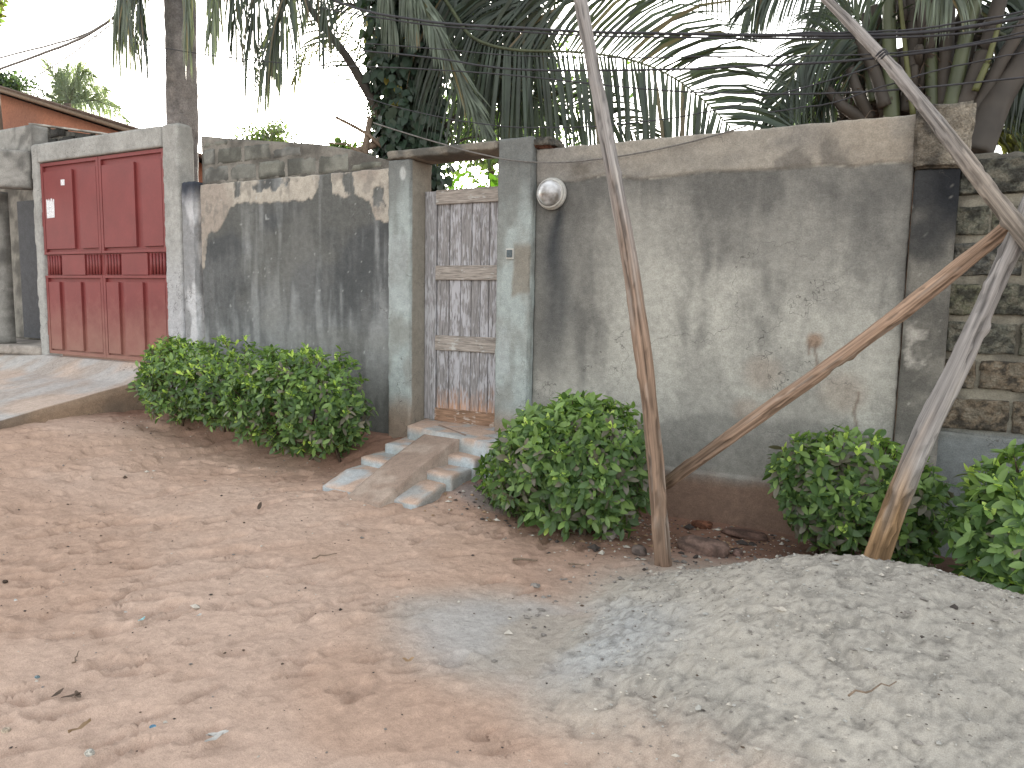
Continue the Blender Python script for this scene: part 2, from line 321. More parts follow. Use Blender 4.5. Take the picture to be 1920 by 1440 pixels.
ys = np.concatenate([np.linspace(-60, -1.5, 12), seg(-1.4, .9, .07), seg(.93, 4.2, .016), seg(4.225, 5.9, .022), np.linspace(6.1, 7, 3), np.linspace(9, 150, 12)])
X, Y = np.meshgrid(xs, ys, indexing='ij'); x, y = X.ravel(), Y.ravel()
z = ground_h(np.clip(x, -14, 4), np.clip(y, -1.5, 7))
near = ss(-1.3, 1, y)*ss(5.75, 5.4, y)*ss(-13.5, -12, x)*ss(3.8, 3, x)
z = z+ground_detail(x, y)*near
for (a, b, t, l, wd) in prints:
    k = (np.abs(x-a) < .25) & (np.abs(y-b) < .25)
    u = ((x[k]-a)*math.cos(t)+(y[k]-b)*math.sin(t))/l; v = (-(x[k]-a)*math.sin(t)+(y[k]-b)*math.cos(t))/wd
    d = np.sqrt(u*u+v*v); z[k] += -.022*ss(1.0, .5, d)+.010*np.exp(-((d-1.12)/.16)**2)+.002*np.sin(u*26)*ss(1, .7, d)
def earth_colour(x, y):
    P = np.stack([x, y, 0*x], 1)
    tan = lin(202, 172, 152)*.79; red = lin(184, 152, 133)*.76; pale = lin(208, 181, 163)*.82; grey = lin(188, 181, 170)*.84; brown = lin(140, 106, 90)*.84
    c = mix(const(P, tan), pale, ss(.45, .65, fbm(P, (.7, 1.1, 1), 4, 20)))
    c = mix(c, red, .55*ss(.42, .62, fbm(P, (1.0, 1.4, 1), 4, 21))*ss(2.6, 4.2, y)*ss(-7, -3, x)+.2*ss(3.8, 4.8, y))
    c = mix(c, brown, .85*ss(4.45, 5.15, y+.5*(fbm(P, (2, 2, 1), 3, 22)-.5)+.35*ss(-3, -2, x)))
    hh, dd = heap_h(x, y)
    spill = ss(1.30, .66, dd+.5*(fbm(P, (1.8, 2.4, 1), 5, 23)-.5)+.25*ss(2.9, 1.9, y))*ss(4.9, 4.7, y)
    g2 = np.sqrt(((x+1.55)/.95)**2+((y-3.0)/.62)**2)
    spill = np.maximum(spill, .85*ss(1.15, .35, g2+.5*(fbm(P, (2.5, 3.2, 1), 4, 24)-.5)))
    cg = mix(const(P, grey), lin(186, 187, 186)*.84, .8*ss(1.0, .5, g2))
    cg = mix(cg, lin(180, 174, 164)*.84, ss(.45, .65, fbm(P, (2.2, 2.2, 1), 4, 33)))
    cg = mix(cg, lin(122, 118, 112)*.8, ss(1.0, .7, dd)*.5*ss(.50, .66, .65*fbm(P, (60, 60, 1), 3, 36)+.35*fbm(P, (4, 5, 1), 3, 34)))
    c = c*(1-spill[:, None])+cg*spill[:, None]
    c = mix(c, lin(104, 84, 74)*.8, .8*ss(4.75, 5.2, y+.3*(fbm(P, (3, 3, 1), 3, 27)-.5))*ss(-1.2, -.2, x))  # shade in the trench behind the heap, painted into the earth colour
    c = mix(c, lin(150, 140, 136)*.82, .85*ss(.62, .3, np.sqrt(((x+2.75)/.75)**2+((y-4.75)/.42)**2)))   # grey grit beside the steps
    return c*(.92+.16*fbm(P, (9, 9, 1), 3, 25))[:, None]*(.9+.2*vnoise(P*70))[:, None]
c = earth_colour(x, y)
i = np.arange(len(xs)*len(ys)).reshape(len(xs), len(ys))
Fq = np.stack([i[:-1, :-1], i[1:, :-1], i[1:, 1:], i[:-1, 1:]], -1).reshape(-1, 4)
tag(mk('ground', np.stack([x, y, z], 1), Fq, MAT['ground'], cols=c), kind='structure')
def gz(x, y):
    a = np.array([float(x)]); b = np.array([float(y)]); return float((ground_h(a, b))[0])
def surf(x, y):
    a = np.array([float(x)]); b = np.array([float(y)]); return gz(x, y)+max(0.0, float(heap_h(a, b)[0][0]))

# ---- grey sand heap
xs = seg(HX-1.8, HX+2.3, .014); ys = seg(HY-2.3, HY+1.4, .014)
X, Y = np.meshgrid(xs, ys, indexing='ij'); x, y = X.ravel(), Y.ravel(); P = np.stack([x, y, 0*x], 1)
hh, dd = heap_h(x, y); keep = dd < 1.1
zz = ground_h(x, y)+hh
zz += (.022*(fbm(P, (30, 30, 1), 2, 31)-.5)+.010*(vnoise(P*62)-.5)-.020*ss(.54, .66, fbm(P, (13, 17, 1), 3, 32)))*ss(1.05, .85, dd)
hc = earth_colour(x, y)
i = np.arange(len(xs)*len(ys)).reshape(len(xs), len(ys))
Fq = np.stack([i[:-1, :-1], i[1:, :-1], i[1:, 1:], i[:-1, 1:]], -1).reshape(-1, 4)
Fq = Fq[keep[Fq].all(1)]; used, inv = np.unique(Fq, return_inverse=True)
tag(mk('sand_heap', np.stack([x, y, zz], 1)[used], inv.reshape(-1, 4), MAT['ground'], base=(HX, HY, 0), cols=hc[used]),
    'wide low heap of pale grey building sand on the earth road by the right poles', 'sand heap')
#@@WALLS
# ================================================================== WALLS
WY = 5.58
def pxline(pts, Y):       # list of pixels -> arrays of x and z on the wall plane
    q = np.array([at(a, b, Y) for a, b in pts]); return q[:, 0], q[:, 2]
# ---- right plastered wall
def paint_right(V):
    x, z = V[:, 0], V[:, 2]; P = np.stack([x, 0*x, z], 1)
    warp = .12*(fbm(P, (5, 1, 3), 3, 40)-.5)
    streak = fbm(np.stack([x+warp, 0*x, z], 1), (7, 1, 1.0), 5, 41)
    blot = fbm(P, (2.2, 1, 1.7), 5, 42); fineb = fbm(P, (11, 1, 8), 4, 43)
    light = lin(168, 166, 158)*.77; midc = lin(138, 136, 130)*.75; darkc = lin(100, 99, 96)*.73
    up = ss(1.35, 2.45, z+.9*(blot-.5)+.45*(streak-.5))
    c = mix(const(V, light), midc, np.clip(up*1.1+.35*(blot-.45)*2, 0, 1))
    c = mix(c, darkc, ss(.44, .78, .55*streak+.45*blot+.26*ss(2.15, 2.6, z)-.12*ss(1.6, .9, z)+.10*ss(-2.2, -2.75, x))*.9)
    c = mix(c, midc, .6*ss(.48, .70, fbm(np.stack([x+.5*z, 0*x, z-.3*x], 1), (4, 1, 2.2), 5, 48)))
    c = mix(c, light*1.07, .6*ss(.54, .66, fbm(P, (2.4, 1, 2.0), 4, 44))*ss(2.1, 1.7, z))
    c = mix(c, darkc*.95, .75*ss(-2.0, -2.85, x+.5*(blot-.5)+.2*(streak-.5))*ss(.7, 1.2, z))
    # run-off under the lamp
    dx = np.abs(x+2.66+.03*np.sin(z*7)); c = mix(c, lin(44, 48, 52)*.7, .95*ss(.10, .0, dx-.05*(streak-.5))*ss(1.5, 2.1, z)*ss(2.5, 2.3, z))
    c = mix(c, lin(70, 72, 74)*.7, .6*ss(.22, .04, dx)*ss(.9, 1.6, z)*ss(2.4, 2.0, z))
    # damp foot
    ex, ez = pxline([(995, 720), (1100, 800), (1240, 790), (1330, 770), (1440, 790), (1500, 780), (1560, 800), (1690, 830)], WY)
    edge = np.interp(x, ex, ez)
    c = mix(c, lin(122, 121, 116)*.74, .6*ss(.02, -.04, z-edge+.05*(fineb-.5)))
    c = mix(c, lin(132, 106, 90)*.72, ss(.36, .22, z+.12*(blot-.5))*.9)
    # brown splash and a rubbed cross
    for (px, py, r_, s_) in ((1528, 640, .075, .8), (1430, 700, .2, .3), (1580, 735, .22, .3), (1400, 770, .15, .3)):
        a = at(px, py, WY); d = np.hypot(x-a[0], (z-a[2])*1.1)+.05*(fineb-.5); c = mix(c, lin(142, 116, 96)*.72, s_*ss(r_, r_*.35, d))
    for (a_, b_) in (((1532, 640), (1536, 690)), ((1607, 735), (1604, 800)), ((1520, 640), (1524, 668))):
        p, q = at(*a_, WY), at(*b_, WY); m = (z < p[2]) & (z > q[2]); c = mix(c, lin(120, 104, 92)*.7, .7*m*ss(.014, .004, np.abs(x-p[0]+.01*np.sin(z*30))))
    # newer plaster band along the top
    bx, bz = pxline([(1000, 345), (1090, 338), (1140, 326), (1200, 336), (1260, 330), (1320, 322), (1380, 320), (1440, 318), (1560, 309), (1600, 312), (1650, 304), (1712, 304)], WY)
    be = np.interp(x, bx, bz)+.012*(fineb-.5)
    bm = ss(-.008, .008, z-be)
    bc = mix(const(V, lin(158, 152, 142)*.82), lin(136, 132, 126)*.8, ss(.4, .65, fbm(P, (1.6, 1, 3), 4, 46)))
    bc = mix(bc, lin(160, 150, 136)*.82, .7*ss(-.9, -.3, x)*ss(.45, .6, blot+.1))
    ix, iz = pxline([(1445, 305), (1470, 275), (1500, 255), (1515, 268), (1530, 300), (1548, 266), (1580, 274), (1600, 300)], WY)
    bc = mix(bc, lin(108, 104, 99)*.75, .7*ss(ix[0]-.04, ix[0]+.06, x)*ss(ix[-1]+.04, ix[-1]-.06, x)*ss(.03, -.07, z-np.interp(x, ix, iz)+.30*(fineb-.5)))
    bc = mix(bc, lin(104, 98, 90)*.75, .7*ss(.13, .02, np.hypot((x+2.45), (z-2.66)*1.6)+.15*(fineb-.5)))
    bc = bc*.86; c = c*(1-bm[:, None])+bc*bm[:, None]
    c = mix(c, lin(185, 182, 172)*.8, .6*ss(.008, 0, np.abs(z-be+.006))*ss(.45, .55, fineb))
    return c*(.9+.2*fbm(P, (28, 1, 28), 3, 47))[:, None]
def disp_right(V):
    x, z = V[:, 0], V[:, 2]; front = V[:, 1] < WY+.01; P = np.stack([x, 0*x, z], 1)
    bx, bz = pxline([(1000, 345), (1090, 338), (1140, 326), (1200, 336), (1260, 330), (1320, 322), (1380, 320), (1440, 318), (1560, 309), (1600, 312), (1650, 304), (1712, 304)], WY)
    be = np.interp(x, bx, bz)+.012*(fbm(P, (11, 1, 8), 4, 43)-.5)
    d = -.014*ss(-.008, .008, z-be)-.006*(fbm(P, (1.5, 1, 1.5), 2, 49)-.5)*2-.03*ss(.335, .325, z)
    top = .012*(fbm(P, (5, 1, 1), 3, 50)-.5)*(z > 2.84)
    return np.stack([0*x, d*front, top], 1)
t = thing('boundary_wall', 'tall grey plastered wall with pale top band and black run-off stain, right of the wooden door', 'wall', (-1.48, WY+.1, 0))
rbox('wall', (-2.86, -.09), (WY, WY+.2), (-.2, 2.86), (.013, .2, .013), paint_right, MAT['concrete'], t, jit=.001, chip=.004, disp=disp_right)

# ---- middle wall with peeled paint
def paint_mid(V):
    x, z = V[:, 0], V[:, 2]; P = np.stack([x, 0*x, z], 1)
    streak = fbm(P, (9, 1, .9), 5, 60); blot = fbm(P, (1.6, 1, 1.3), 4, 61); fineb = fbm(P, (12, 1, 9), 4, 62)
    c = mix(const(V, lin(106, 107, 107)*.74), lin(82, 84, 85)*.7, ss(.42, .6, .5*blot+.5*streak+.2*ss(1.8, 2.6, z)))
    c = mix(c, lin(150, 152, 152)*.76, .7*ss(.5, .66, .6*streak+.4*fbm(P, (3, 1, 1.6), 3, 63)+.12*ss(1.9, 1.2, z)))
    c = mix(c, lin(84, 87, 84)*.7, .6*ss(1.0, .3, z+.5*(blot-.5)))
    c = mix(c, lin(116, 115, 108)*.75, .35*ss(.5, .65, fbm(P, (1.2, 1, 2), 3, 64)))
    m = peel(x, z, fineb)
    pc = mix(const(V, lin(172, 165, 154)*.78), lin(156, 146, 136)*.76, ss(.4, .65, blot))
    pc = mix(pc, lin(120, 116, 110)*.8, .5*ss(.58, .66, fbm(P, (18, 1, 9), 3, 65)))
    c = c*(1-m[:, None])+pc*m[:, None]
    dot = vnoise(P*np.array([30, 1, 22])+3); c = mix(c, lin(170, 172, 170)*.8, .6*ss(.95, .97, dot)*(z > 1))
    return c*(.9+.2*fbm(P, (28, 1, 28), 3, 66))[:, None]
def peel(x, z, fb):
    ex, ez = pxline([(372, 505), (384, 500), (390, 440), (414, 424), (430, 392), (446, 378), (470, 380), (500, 377), (530, 380), (560, 374), (588, 372), (597, 350), (600, 322), (622, 322), (624, 362), (650, 366), (662, 362), (680, 366), (692, 374), (698, 396), (705, 412), (727, 416)], WY)
    e = np.interp(x, ex, ez); n = .10*(fb-.5)
    m = ss(-.012, .004, z-e+n)
    for (px0, px1, py0, py1, s) in ((478, 545, 326, 362, .62), (440, 452, 335, 372, .35), (644, 662, 315, 372, .42), (700, 722, 350, 384, .5)):
        a, b = at(px0, py1, WY), at(px1, py0, WY)
        d = np.maximum(np.abs(x-(a[0]+b[0])/2)/(b[0]-a[0])*2, np.abs(z-(a[2]+b[2])/2)/(b[2]-a[2])*2)
        m = m*(1-ss(1.05, .8, d+1.6*(fbm(np.stack([x, 0*x, z], 1), (16, 1, 11), 3, 68)-.5)+s-.45))
    lo, hi = at(375, 640, WY), at(386, 500, WY)
    m = np.maximum(m, ss(.05, .03, x-lo[0]+.0+.12*(fb-.45))*(z < hi[2]+.1))
    return m
def disp_mid(V):
    x, z = V[:, 0], V[:, 2]; P = np.stack([x, 0*x, z], 1); front = V[:, 1] < WY+.01
    d = -.006*peel(x, z, fbm(P, (12, 1, 9), 4, 62))-.006*(fbm(P, (1.5, 1, 1.5), 2, 69)-.5)*2
    return np.stack([0*x, d*front, .02*(fbm(P, (4, 1, 1), 3, 70)-.5)*(z > 2.80)], 1)
t = thing('boundary_wall', 'dark streaked wall with flaking beige paint between red gate and wooden door', 'wall', (-5.68, WY+.1, 0))
rbox('wall', (-7.0, -4.352), (WY, WY+.2), (-.1, 2.815), (.014, .2, .014), paint_mid, MAT['concrete'], t, jit=.001, chip=.004, disp=disp_mid)
# raised courses of bare blocks on top of it
def blockpaint(base, s):
    def f(V): 
        return mix(const(V, lin(*base)*.76), lin(*[b*.72 for b in base])*.74, ss(.4, .62, fbm(V, (6, 6, 6), 4, s)))*(.85+.3*fbm(V, (30, 30, 30), 3, s+1))[:, None]
    return f
def topz(x): return np.interp(x, [-7.0, -6.6, -5.3, -4.9, -4.6, -4.36], [3.33, 3.27, 3.10, 3.02, 2.93, 2.86])
mb = MB(); xsn = np.linspace(-7.0, -4.37, 40)
V, Fq = gridbox(xsn, np.array([WY+.033, WY+.17]), np.linspace(0, 1, 12))
V[:, 2] = 2.80+(topz(V[:, 0])+.012-2.80)*V[:, 2]
mk('mortar', V+.006*(np.stack([fbm(V, (9, 9, 9), 3, k) for k in range(3)], 1)-.5), Fq, MAT['concrete'], t, cols=blockpaint((128, 124, 117), 80)(V))
for r_, (z0, z1) in enumerate(((2.825, 3.0), (3.02, 3.19), (3.21, 3.36))):
    xx = -6.98+(r_ % 2)*-.2
    while xx < -4.4:
        a, b = max(xx, -6.98), min(xx+.40, -4.38); zt = min(z1, float(topz(b))-.004)
        if zt-z0 > .05 and b-a > .08:
            o = random.uniform(0, .005)
            rbox('concrete_block', (a+.008, b-.008), (WY+.026+o, WY+.10), (z0, zt), .035, blockpaint((random.randint(118, 128),)*2+(random.randint(112, 120),), random.randint(1, 90)), MAT['concrete'], t, jit=.003, chip=.006, seed=random.random()*9)
        xx += .418

# ---- rough block wall at the right end
t = thing('block_wall', 'eroded dark block wall with pale mortar bands behind the leaning poles at the far right', 'wall', (1.3, WY+.14, 0))
def paint_mort(V):
    x, z = V[:, 0], V[:, 2]; n = fbm(V, (8, 8, 8), 4, 90)
    c = mix(const(V, lin(140, 135, 122)*.66), lin(112, 108, 98)*.64, ss(.42, .62, n))
    c = mix(c, lin(118, 122, 122)*.74, ss(.88, .74, z+.1*(n-.5))); c = mix(c, lin(60, 60, 60)*.7, .6*ss(2.4, 2.58, z+.2*(n-.5)))
    return c
rbox('mortar', (.12, 3.4), (WY+.050, WY+.25), (-.2, 2.60), (.03, .19, .02), paint_mort, MAT['concrete'], t, jit=.003, chip=.02)
rbox('render_coat', (.12, 3.4), (WY+.020, WY+.039), (-.2, .80), (.03, .019, .02), paint_mort, MAT['concrete'], t, jit=.003, chip=.003,
     disp=lambda V: np.stack([0*V[:, 0], 0*V[:, 0], .05*(fbm(V, (4, 1, 1), 3, 91)-.5)*(V[:, 2] > .79)], 1))
courses = [(2.33, 2.56), (2.08, 2.265), (1.82, 2.035), (1.565, 1.775), (1.32, 1.53), (1.09, 1.285), (.82, 1.035)]
def pit(V): 
    k = ss(.48, .62, fbm(V, (16, 16, 16), 4, 93)); return np.stack([0*k, .013*k*(V[:, 1] < WY+.06), 0*k], 1)
for r_, (z0, z1) in enumerate(courses):
    xx = .16-(r_ % 2)*.2
    while xx < 3.3:
        a, b = max(xx, .15), min(xx+.4, 3.35)
        if b-a > .06:
            near_ = a < 1.0; wm = r_ in (5, 6)
            bc = (random.randint(104, 116),)*2+(random.randint(95, 104),) if not wm else (132, 118, 100)
            def pb(V, bc=bc, s=random.randint(1, 50)):
                n = fbm(V, (24, 24, 24), 4, s); c = mix(const(V, lin(*bc)*.74), lin(62, 61, 57)*.7, .8*ss(.5, .6, n)); c = mix(c, lin(140, 134, 120)*.72, .6*ss(.48, .36, n)); return c
            rbox('concrete_block', (a+.002, b-.002), (WY+.018+random.uniform(0, .008), WY+.12), (z0, z1), (.012, .04, .012) if near_ else .05, pb, MAT['rough_concrete'], t, jit=.004, chip=.014, disp=pit, seed=random.random()*9)
        xx += .403
# ---- dark pillar with concrete lump on top
def paint_pil(V):
    x, z = V[:, 0], V[:, 2]; n = fbm(V, (5, 5, 5), 4, 100); f = fbm(V, (30, 30, 30), 3, 101)
    c = mix(const(V, lin(122, 119, 112)*.77), lin(98, 96, 91)*.75, ss(.4, .6, n))
    c = mix(c, lin(58, 59, 60)*.7, ss(1.6, 2.4, z+.8*(n-.5)))
    c = mix(c, lin(146, 142, 134)*.76, ss(.9, .6, z+.3*(n-.5))*.7)
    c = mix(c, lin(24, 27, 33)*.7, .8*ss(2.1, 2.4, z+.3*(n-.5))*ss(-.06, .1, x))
    c = mix(c, lin(170, 168, 160)*.8, ss(.90, .94, vnoise(V*np.array([75, 75, 75])))*.5)
    c = c*.98
    for zc in (1.42, 1.25):
        c = mix(c, lin(168, 164, 156)*.8, .8*ss(.09, .01, np.hypot(x+.02, z-zc)+.18*(f-.5)))
    return c
t = thing('pillar', 'blackened concrete pillar with broken cement cap between plastered wall and block wall', 'pillar', (.04, WY+.05, 0))
rbox('shaft', (-.085, .172), (WY-.05, WY+.3), (-.2, 2.50), (.014, .03, .014), paint_pil, MAT['concrete'], t, jit=.004, chip=.008)
def paint_cap(V):
    n = fbm(V, (8, 8, 8), 4, 103); c = mix(const(V, lin(128, 120, 108)*.76), lin(84, 80, 74)*.74, ss(.4, .6, n)); return mix(c, lin(158, 150, 136)*.78, ss(.02, .12, V[:, 0]+.2*(n-.5)))
rbox('cap', (-.10, .215), (WY-.085, WY+.32), (2.505, 2.90), (.015, .03, .015), paint_cap, MAT['rough_concrete'], t, jit=.022, chip=.03)

# ================================================================== GATEWAY
PY = 5.50
def paint_gate(V):
    x, z = V[:, 0], V[:, 2]; P = V*np.array([1, 1, 1]); n = fbm(P, (5, 5, 3), 4, 110); s = fbm(P, (9, 9, 1.4), 4, 111)
    c = mix(const(V, lin(158, 166, 164)*.75), lin(140, 143, 139)*.74, ss(.42, .66, n))
    c = mix(c, lin(112, 114, 112)*.76, ss(2.0, 2.8, z+.9*(n-.5)+.5*(s-.5)))
    c = mix(c, lin(122, 124, 120)*.76, .3*ss(.55, .68, s)); c = mix(c, lin(166, 172, 173)*.76, .4*ss(.56, .66, fbm(P, (3, 3, 2), 4, 112))*(z < 2.2))
    c = mix(c, lin(140, 118, 98)*.75, .7*ss(.75, .5, z+.2*(n-.5)))
    a = at(976, 500, PY); c = mix(c, lin(128, 122, 112)*.76, .85*ss(.18, .13, np.maximum(np.abs(x-a[0]-.03)*1.6, np.abs(z-a[2]+.02)*.75)+.1*(n-.5))*(x > -3.06)*(V[:, 1] < PY+.02))
    a = at(755, 325, PY); c = mix(c, lin(178, 180, 178)*.8, .8*ss(.04, .02, np.hypot(x-a[0], (z-a[2])*.6)+.03*(s-.5)))
    return c
def paint_reveal(V):
    c = paint_gate(V); m = (V[:, 1] > PY+.02)*(V[:, 0] > -4.2)*(V[:, 0] < -4.0); return mix(c, lin(140, 132, 120)*.78, m*.85)
G = thing('gateway', 'narrow concrete gateway painted pale grey holding the old wooden door', 'gateway', (-3.6, PY+.15, 0))
rbox('pier', (-4.352, -4.092), (PY, PY+.34), (-.1, 2.865), (.013, .02, .013), paint_reveal, MAT['concrete'], G, jit=.004, chip=.012)
rbox('pier', (-3.19, -2.862), (PY, PY+.34), (-.1, 2.955), (.013, .02, .013), paint_gate, MAT['concrete'], G, jit=.005, chip=.014)
def paint_lint(V):
    n = fbm(V, (6, 6, 6), 4, 115); c = mix(const(V, lin(128, 122, 112)*.76), lin(92, 90, 85)*.74, ss(.4, .6, n)); return mix(c, lin(128, 84, 66)*.74, (V[:, 2] < 2.863)*.9)
rbox('lintel', (-4.36, -3.195), (PY-.012, PY+.345), (2.868, 2.95), (.02, .03, .014), paint_lint, MAT['concrete'], G, jit=.006, chip=.012)
rbox('broken_cap', (-3.0, -2.70), (PY+.02, PY+.30), (2.86, 2.945), (.02, .03, .02), paint_lint, MAT['rough_concrete'], G, jit=.02, chip=.03)
# door of boards
DY = 5.72; mpx = lambda px, py: float(at(px, py, DY)[0]); mpz = lambda px, py: float(at(px, py, DY)[2])
D = mk('door', *(lambda m: (np.concatenate(m.v), m.f))((lambda m: (m.box(-4.085, -3.2, DY+.034, DY+.042, .475, 2.6), m)[1])(MB())), MAT['stile'], G, smooth=False)
def board(name, x0, x1, y0, y1, z0, z1, mat, bev=.004):
    zs_ = seg(z0, z1, .05) if z1-z0 > x1-x0 else np.array([z0, z0+bev, z1-bev, z1])
    xs_ = np.array([x0, x0+bev, x1-bev, x1]) if z1-z0 > x1-x0 else seg(x0, x1, .05)
    V, Fq = gridbox(xs_, np.array([y0, y1]), zs_)
    out = (np.abs(V[:, 0]-x0) < 1e-6) | (np.abs(V[:, 0]-x1) < 1e-6) | (np.abs(V[:, 2]-z0) < 1e-6) | (np.abs(V[:, 2]-z1) < 1e-6)
    V[:, 1] += np.where(out & (np.abs(V[:, 1]-y0) < 1e-6), bev, 0)
    V += .003*(np.stack([fbm(V, (7, 7, 7), 3, k+x0*3) for k in range(3)], 1)-.5)
    return mk(name, V, Fq, mat, D, smooth=False)
px_edges = [mpx(a, 600) for a in (817, 840, 881, 914, 940)]
subs = []
for a, b in zip(px_edges[:-1], px_edges[1:]):
    if b-a > .17: m_ = a+(b-a)*.52; subs += [(a+.004, m_-.0015, 0), (m_+.0015, b-.004, .002)]
    else: subs.append((a+.004, b-.004, 0))
for a, b, dy in subs: board('plank', a, b, DY+.012+dy+random.uniform(0, .003), DY+.034, .50, 2.58, MAT['plank'])
board('stile', -4.087, mpx(817, 600)-.003, DY-.004, DY+.034, .478, 2.60, MAT['stile'], .006)
for (a, b, m_, lab) in ((384, 357, 'rail', None), (525, 498, 'rail', None), (656, 628, 'rail', None), (790, 764, 'rail_low', 'scuffed brown bottom rail')):
    o = board('rail', mpx(817, 600)-.002, -3.185, DY-.012, DY+.011, mpz(817, a), mpz(817, b)-.012, MAT[m_], .005)
    if lab: o['label'] = lab
    board('moulding', mpx(817, 600)-.002, -3.185, DY-.004, DY+.011, mpz(817, b)-.012, mpz(817, b), MAT[m_], .003)
# ---- lamp and bell
a = at(1030, 362, 5.50)
t = thing('wall_lamp', 'round bulkhead lamp with cloudy glass dome high on the wall beside the door', 'lamp', (a[0], WY-.01, a[2]))
def lathe(name, prof, mat, parent, ctr, n=28, axis=(0, -1, 0)):
    V = []; 
    for (r_, d) in prof:
        for j in range(n): q = 2*math.pi*j/n; V.append((ctr[0]+r_*math.cos(q), ctr[1]-d, ctr[2]+r_*math.sin(q)))
    Fc = [(i*n+j, (i+1)*n+j, (i+1)*n+(j+1) % n, i*n+(j+1) % n) for i in range(len(prof)-1) for j in range(n)]
    return mk(name, V, Fc, mat, parent)
c0 = (a[0]+.0, WY-.016, a[2])
lathe('back_plate', [(.001, .0), (.125, .0), (.13, .01), (.128, .035), (.11, .045), (.001, .045)], MAT['white'], t, c0)
m, nt, b = newmat('cloudy_glass'); b.inputs['Base Color'].default_value = (.55, .56, .58, 1); b.inputs['Roughness'].default_value = .18
b.inputs['Transmission Weight'].default_value = .25; b.inputs['Coat Weight'].default_value = .5; MAT['glass'] = m
n_ = node(nt, 'ShaderNodeTexNoise', Scale=9.0, Detail=5.0); cr = node(nt, 'ShaderNodeValToRGB'); cr.color_ramp.elements[0].color = (.20, .18, .16, 1); cr.color_ramp.elements[0].position = .35; cr.color_ramp.elements[1].color = (.68, .69, .71, 1); cr.color_ramp.elements[1].position = .62
tcn = node(nt, 'ShaderNodeTexCoord'); nt.links.new(tcn.outputs['Object'], n_.inputs['Vector']); nt.links.new(n_.outputs[0], cr.inputs[0]); nt.links.new(cr.outputs[0], b.inputs['Base Color'])
lathe('glass_dome', [(.105, .045), (.108, .06), (.102, .085), (.085, .115), (.058, .138), (.03, .148), (.001, .15)], m, t, c0)
lathe('ring', [(.104, .046), (.118, .046), (.120, .058), (.113, .066), (.106, .062)], MAT['white'], t, c0)
mb = MB(); mb.tube([(c0[0]-.10, c0[1]-.05, c0[2]-.03), (c0[0]-.08, c0[1]-.11, c0[2]-.028), (c0[0], c0[1]-.152, c0[2]-.025), (c0[0]+.08, c0[1]-.11, c0[2]-.028), (c0[0]+.10, c0[1]-.05, c0[2]-.03)], .003, 6)
a = at(957, 476, PY)
t = thing('doorbell', 'small square doorbell button with pale surround on the right gate pier', 'doorbell', (a[0], PY, a[2]))
mb = MB(); mb.box(a[0]-.036, a[0]+.036, PY-.014, PY+.002, a[2]-.044, a[2]+.044); o = mb.build('surround', MAT['white'], t, smooth=False)
m = paintmat('grey_button', rough=.4, bump=.05, color=(.07, .09, .10)); mb = MB(); mb.box(a[0]-.026, a[0]+.026, PY-.022, PY-.0145, a[2]-.030, a[2]+.032); mb.build('button', m, t, smooth=False)

# ================================================================== STEPS
S = thing('steps', 'small concrete steps with smooth barrow ramp down the middle below the wooden door', 'steps', (-3.7, 5.1, 0))
def paint_step(V):
    n = fbm(V, (6, 6, 6), 4, 120); f = fbm(V, (14, 14, 14), 3, 121)
    c = mix(const(V, lin(176, 185, 189)*.77), lin(160, 166, 166)*.78, ss(.42, .6, n)); return c
def step(zt, fl, fr, bk, zb, name='step', zf=None):
    """slab with skewed front edge (fl, fr) to the straight back bk, top zt (zf at the front)"""
    fl = np.array(fl); fr = np.array(fr); nu, nv, nw = 40, 26, 8
    U = np.linspace(0, 1, nu); Vv = np.linspace(0, 1, nv); Wz = np.linspace(0, 1, nw)
    V, Fq = gridbox(U, Vv, Wz); u, v, w_ = V.T
    fx = fl[0]+(fr[0]-fl[0])*u; fy = fl[1]+(fr[1]-fl[1])*u; bxl, bxr = bk[0], bk[1]
    x = fx+(bxl+(bxr-bxl)*u-fx)*v; y = fy+(bk[2]-fy)*v
    ztop = zt if zf is None else zf+(zt-zf)*np.clip(v*3.5, 0, 1)
    z = zb+(ztop-zb)*w_
    Pn = np.stack([x, y, z], 1); c = paint_step(Pn)
    top = (w_ > .999); dirt = ss(.36, .56, fbm(Pn, (7, 7, 7), 4, 125))*.75+.2
    c = mix(c, lin(186, 160, 142)*.78, top*dirt); c = mix(c, lin(150, 138, 128)*.75, (u > .999)*.5)
    e = ((u < .001) | (u > .999) | (v < .001)) & (w_ > .99)
    Pn = Pn+.006*(np.stack([fbm(Pn, (12, 12, 12), 3, k+4) for k in range(3)], 1)-.5); Pn[:, 2] -= e*.008*(.4+fbm(Pn, (25, 25, 25), 2, 9))
    return mk(name, Pn, Fq, MAT['concrete'], S, cols=c)
Lx = lambda px, py, z: onz(px, py, z)[:2]
step(.47, Lx(764, 797, .47), Lx(945, 838, .47), (-4.12, -3.0, 5.80), -.05, 'landing')
step(.345, Lx(722, 831, .345), Lx(891, 861, .345), (-4.11, -3.03, 5.6), -.05)
step(.262, Lx(677, 855, .262), Lx(847, 892, .262), (-4.12, -3.06, 5.5), -.05)
step(.19, Lx(605, 909, .115), Lx(782, 944, .115), (-4.15, -3.1, 5.4), -.05, 'apron', zf=.115)
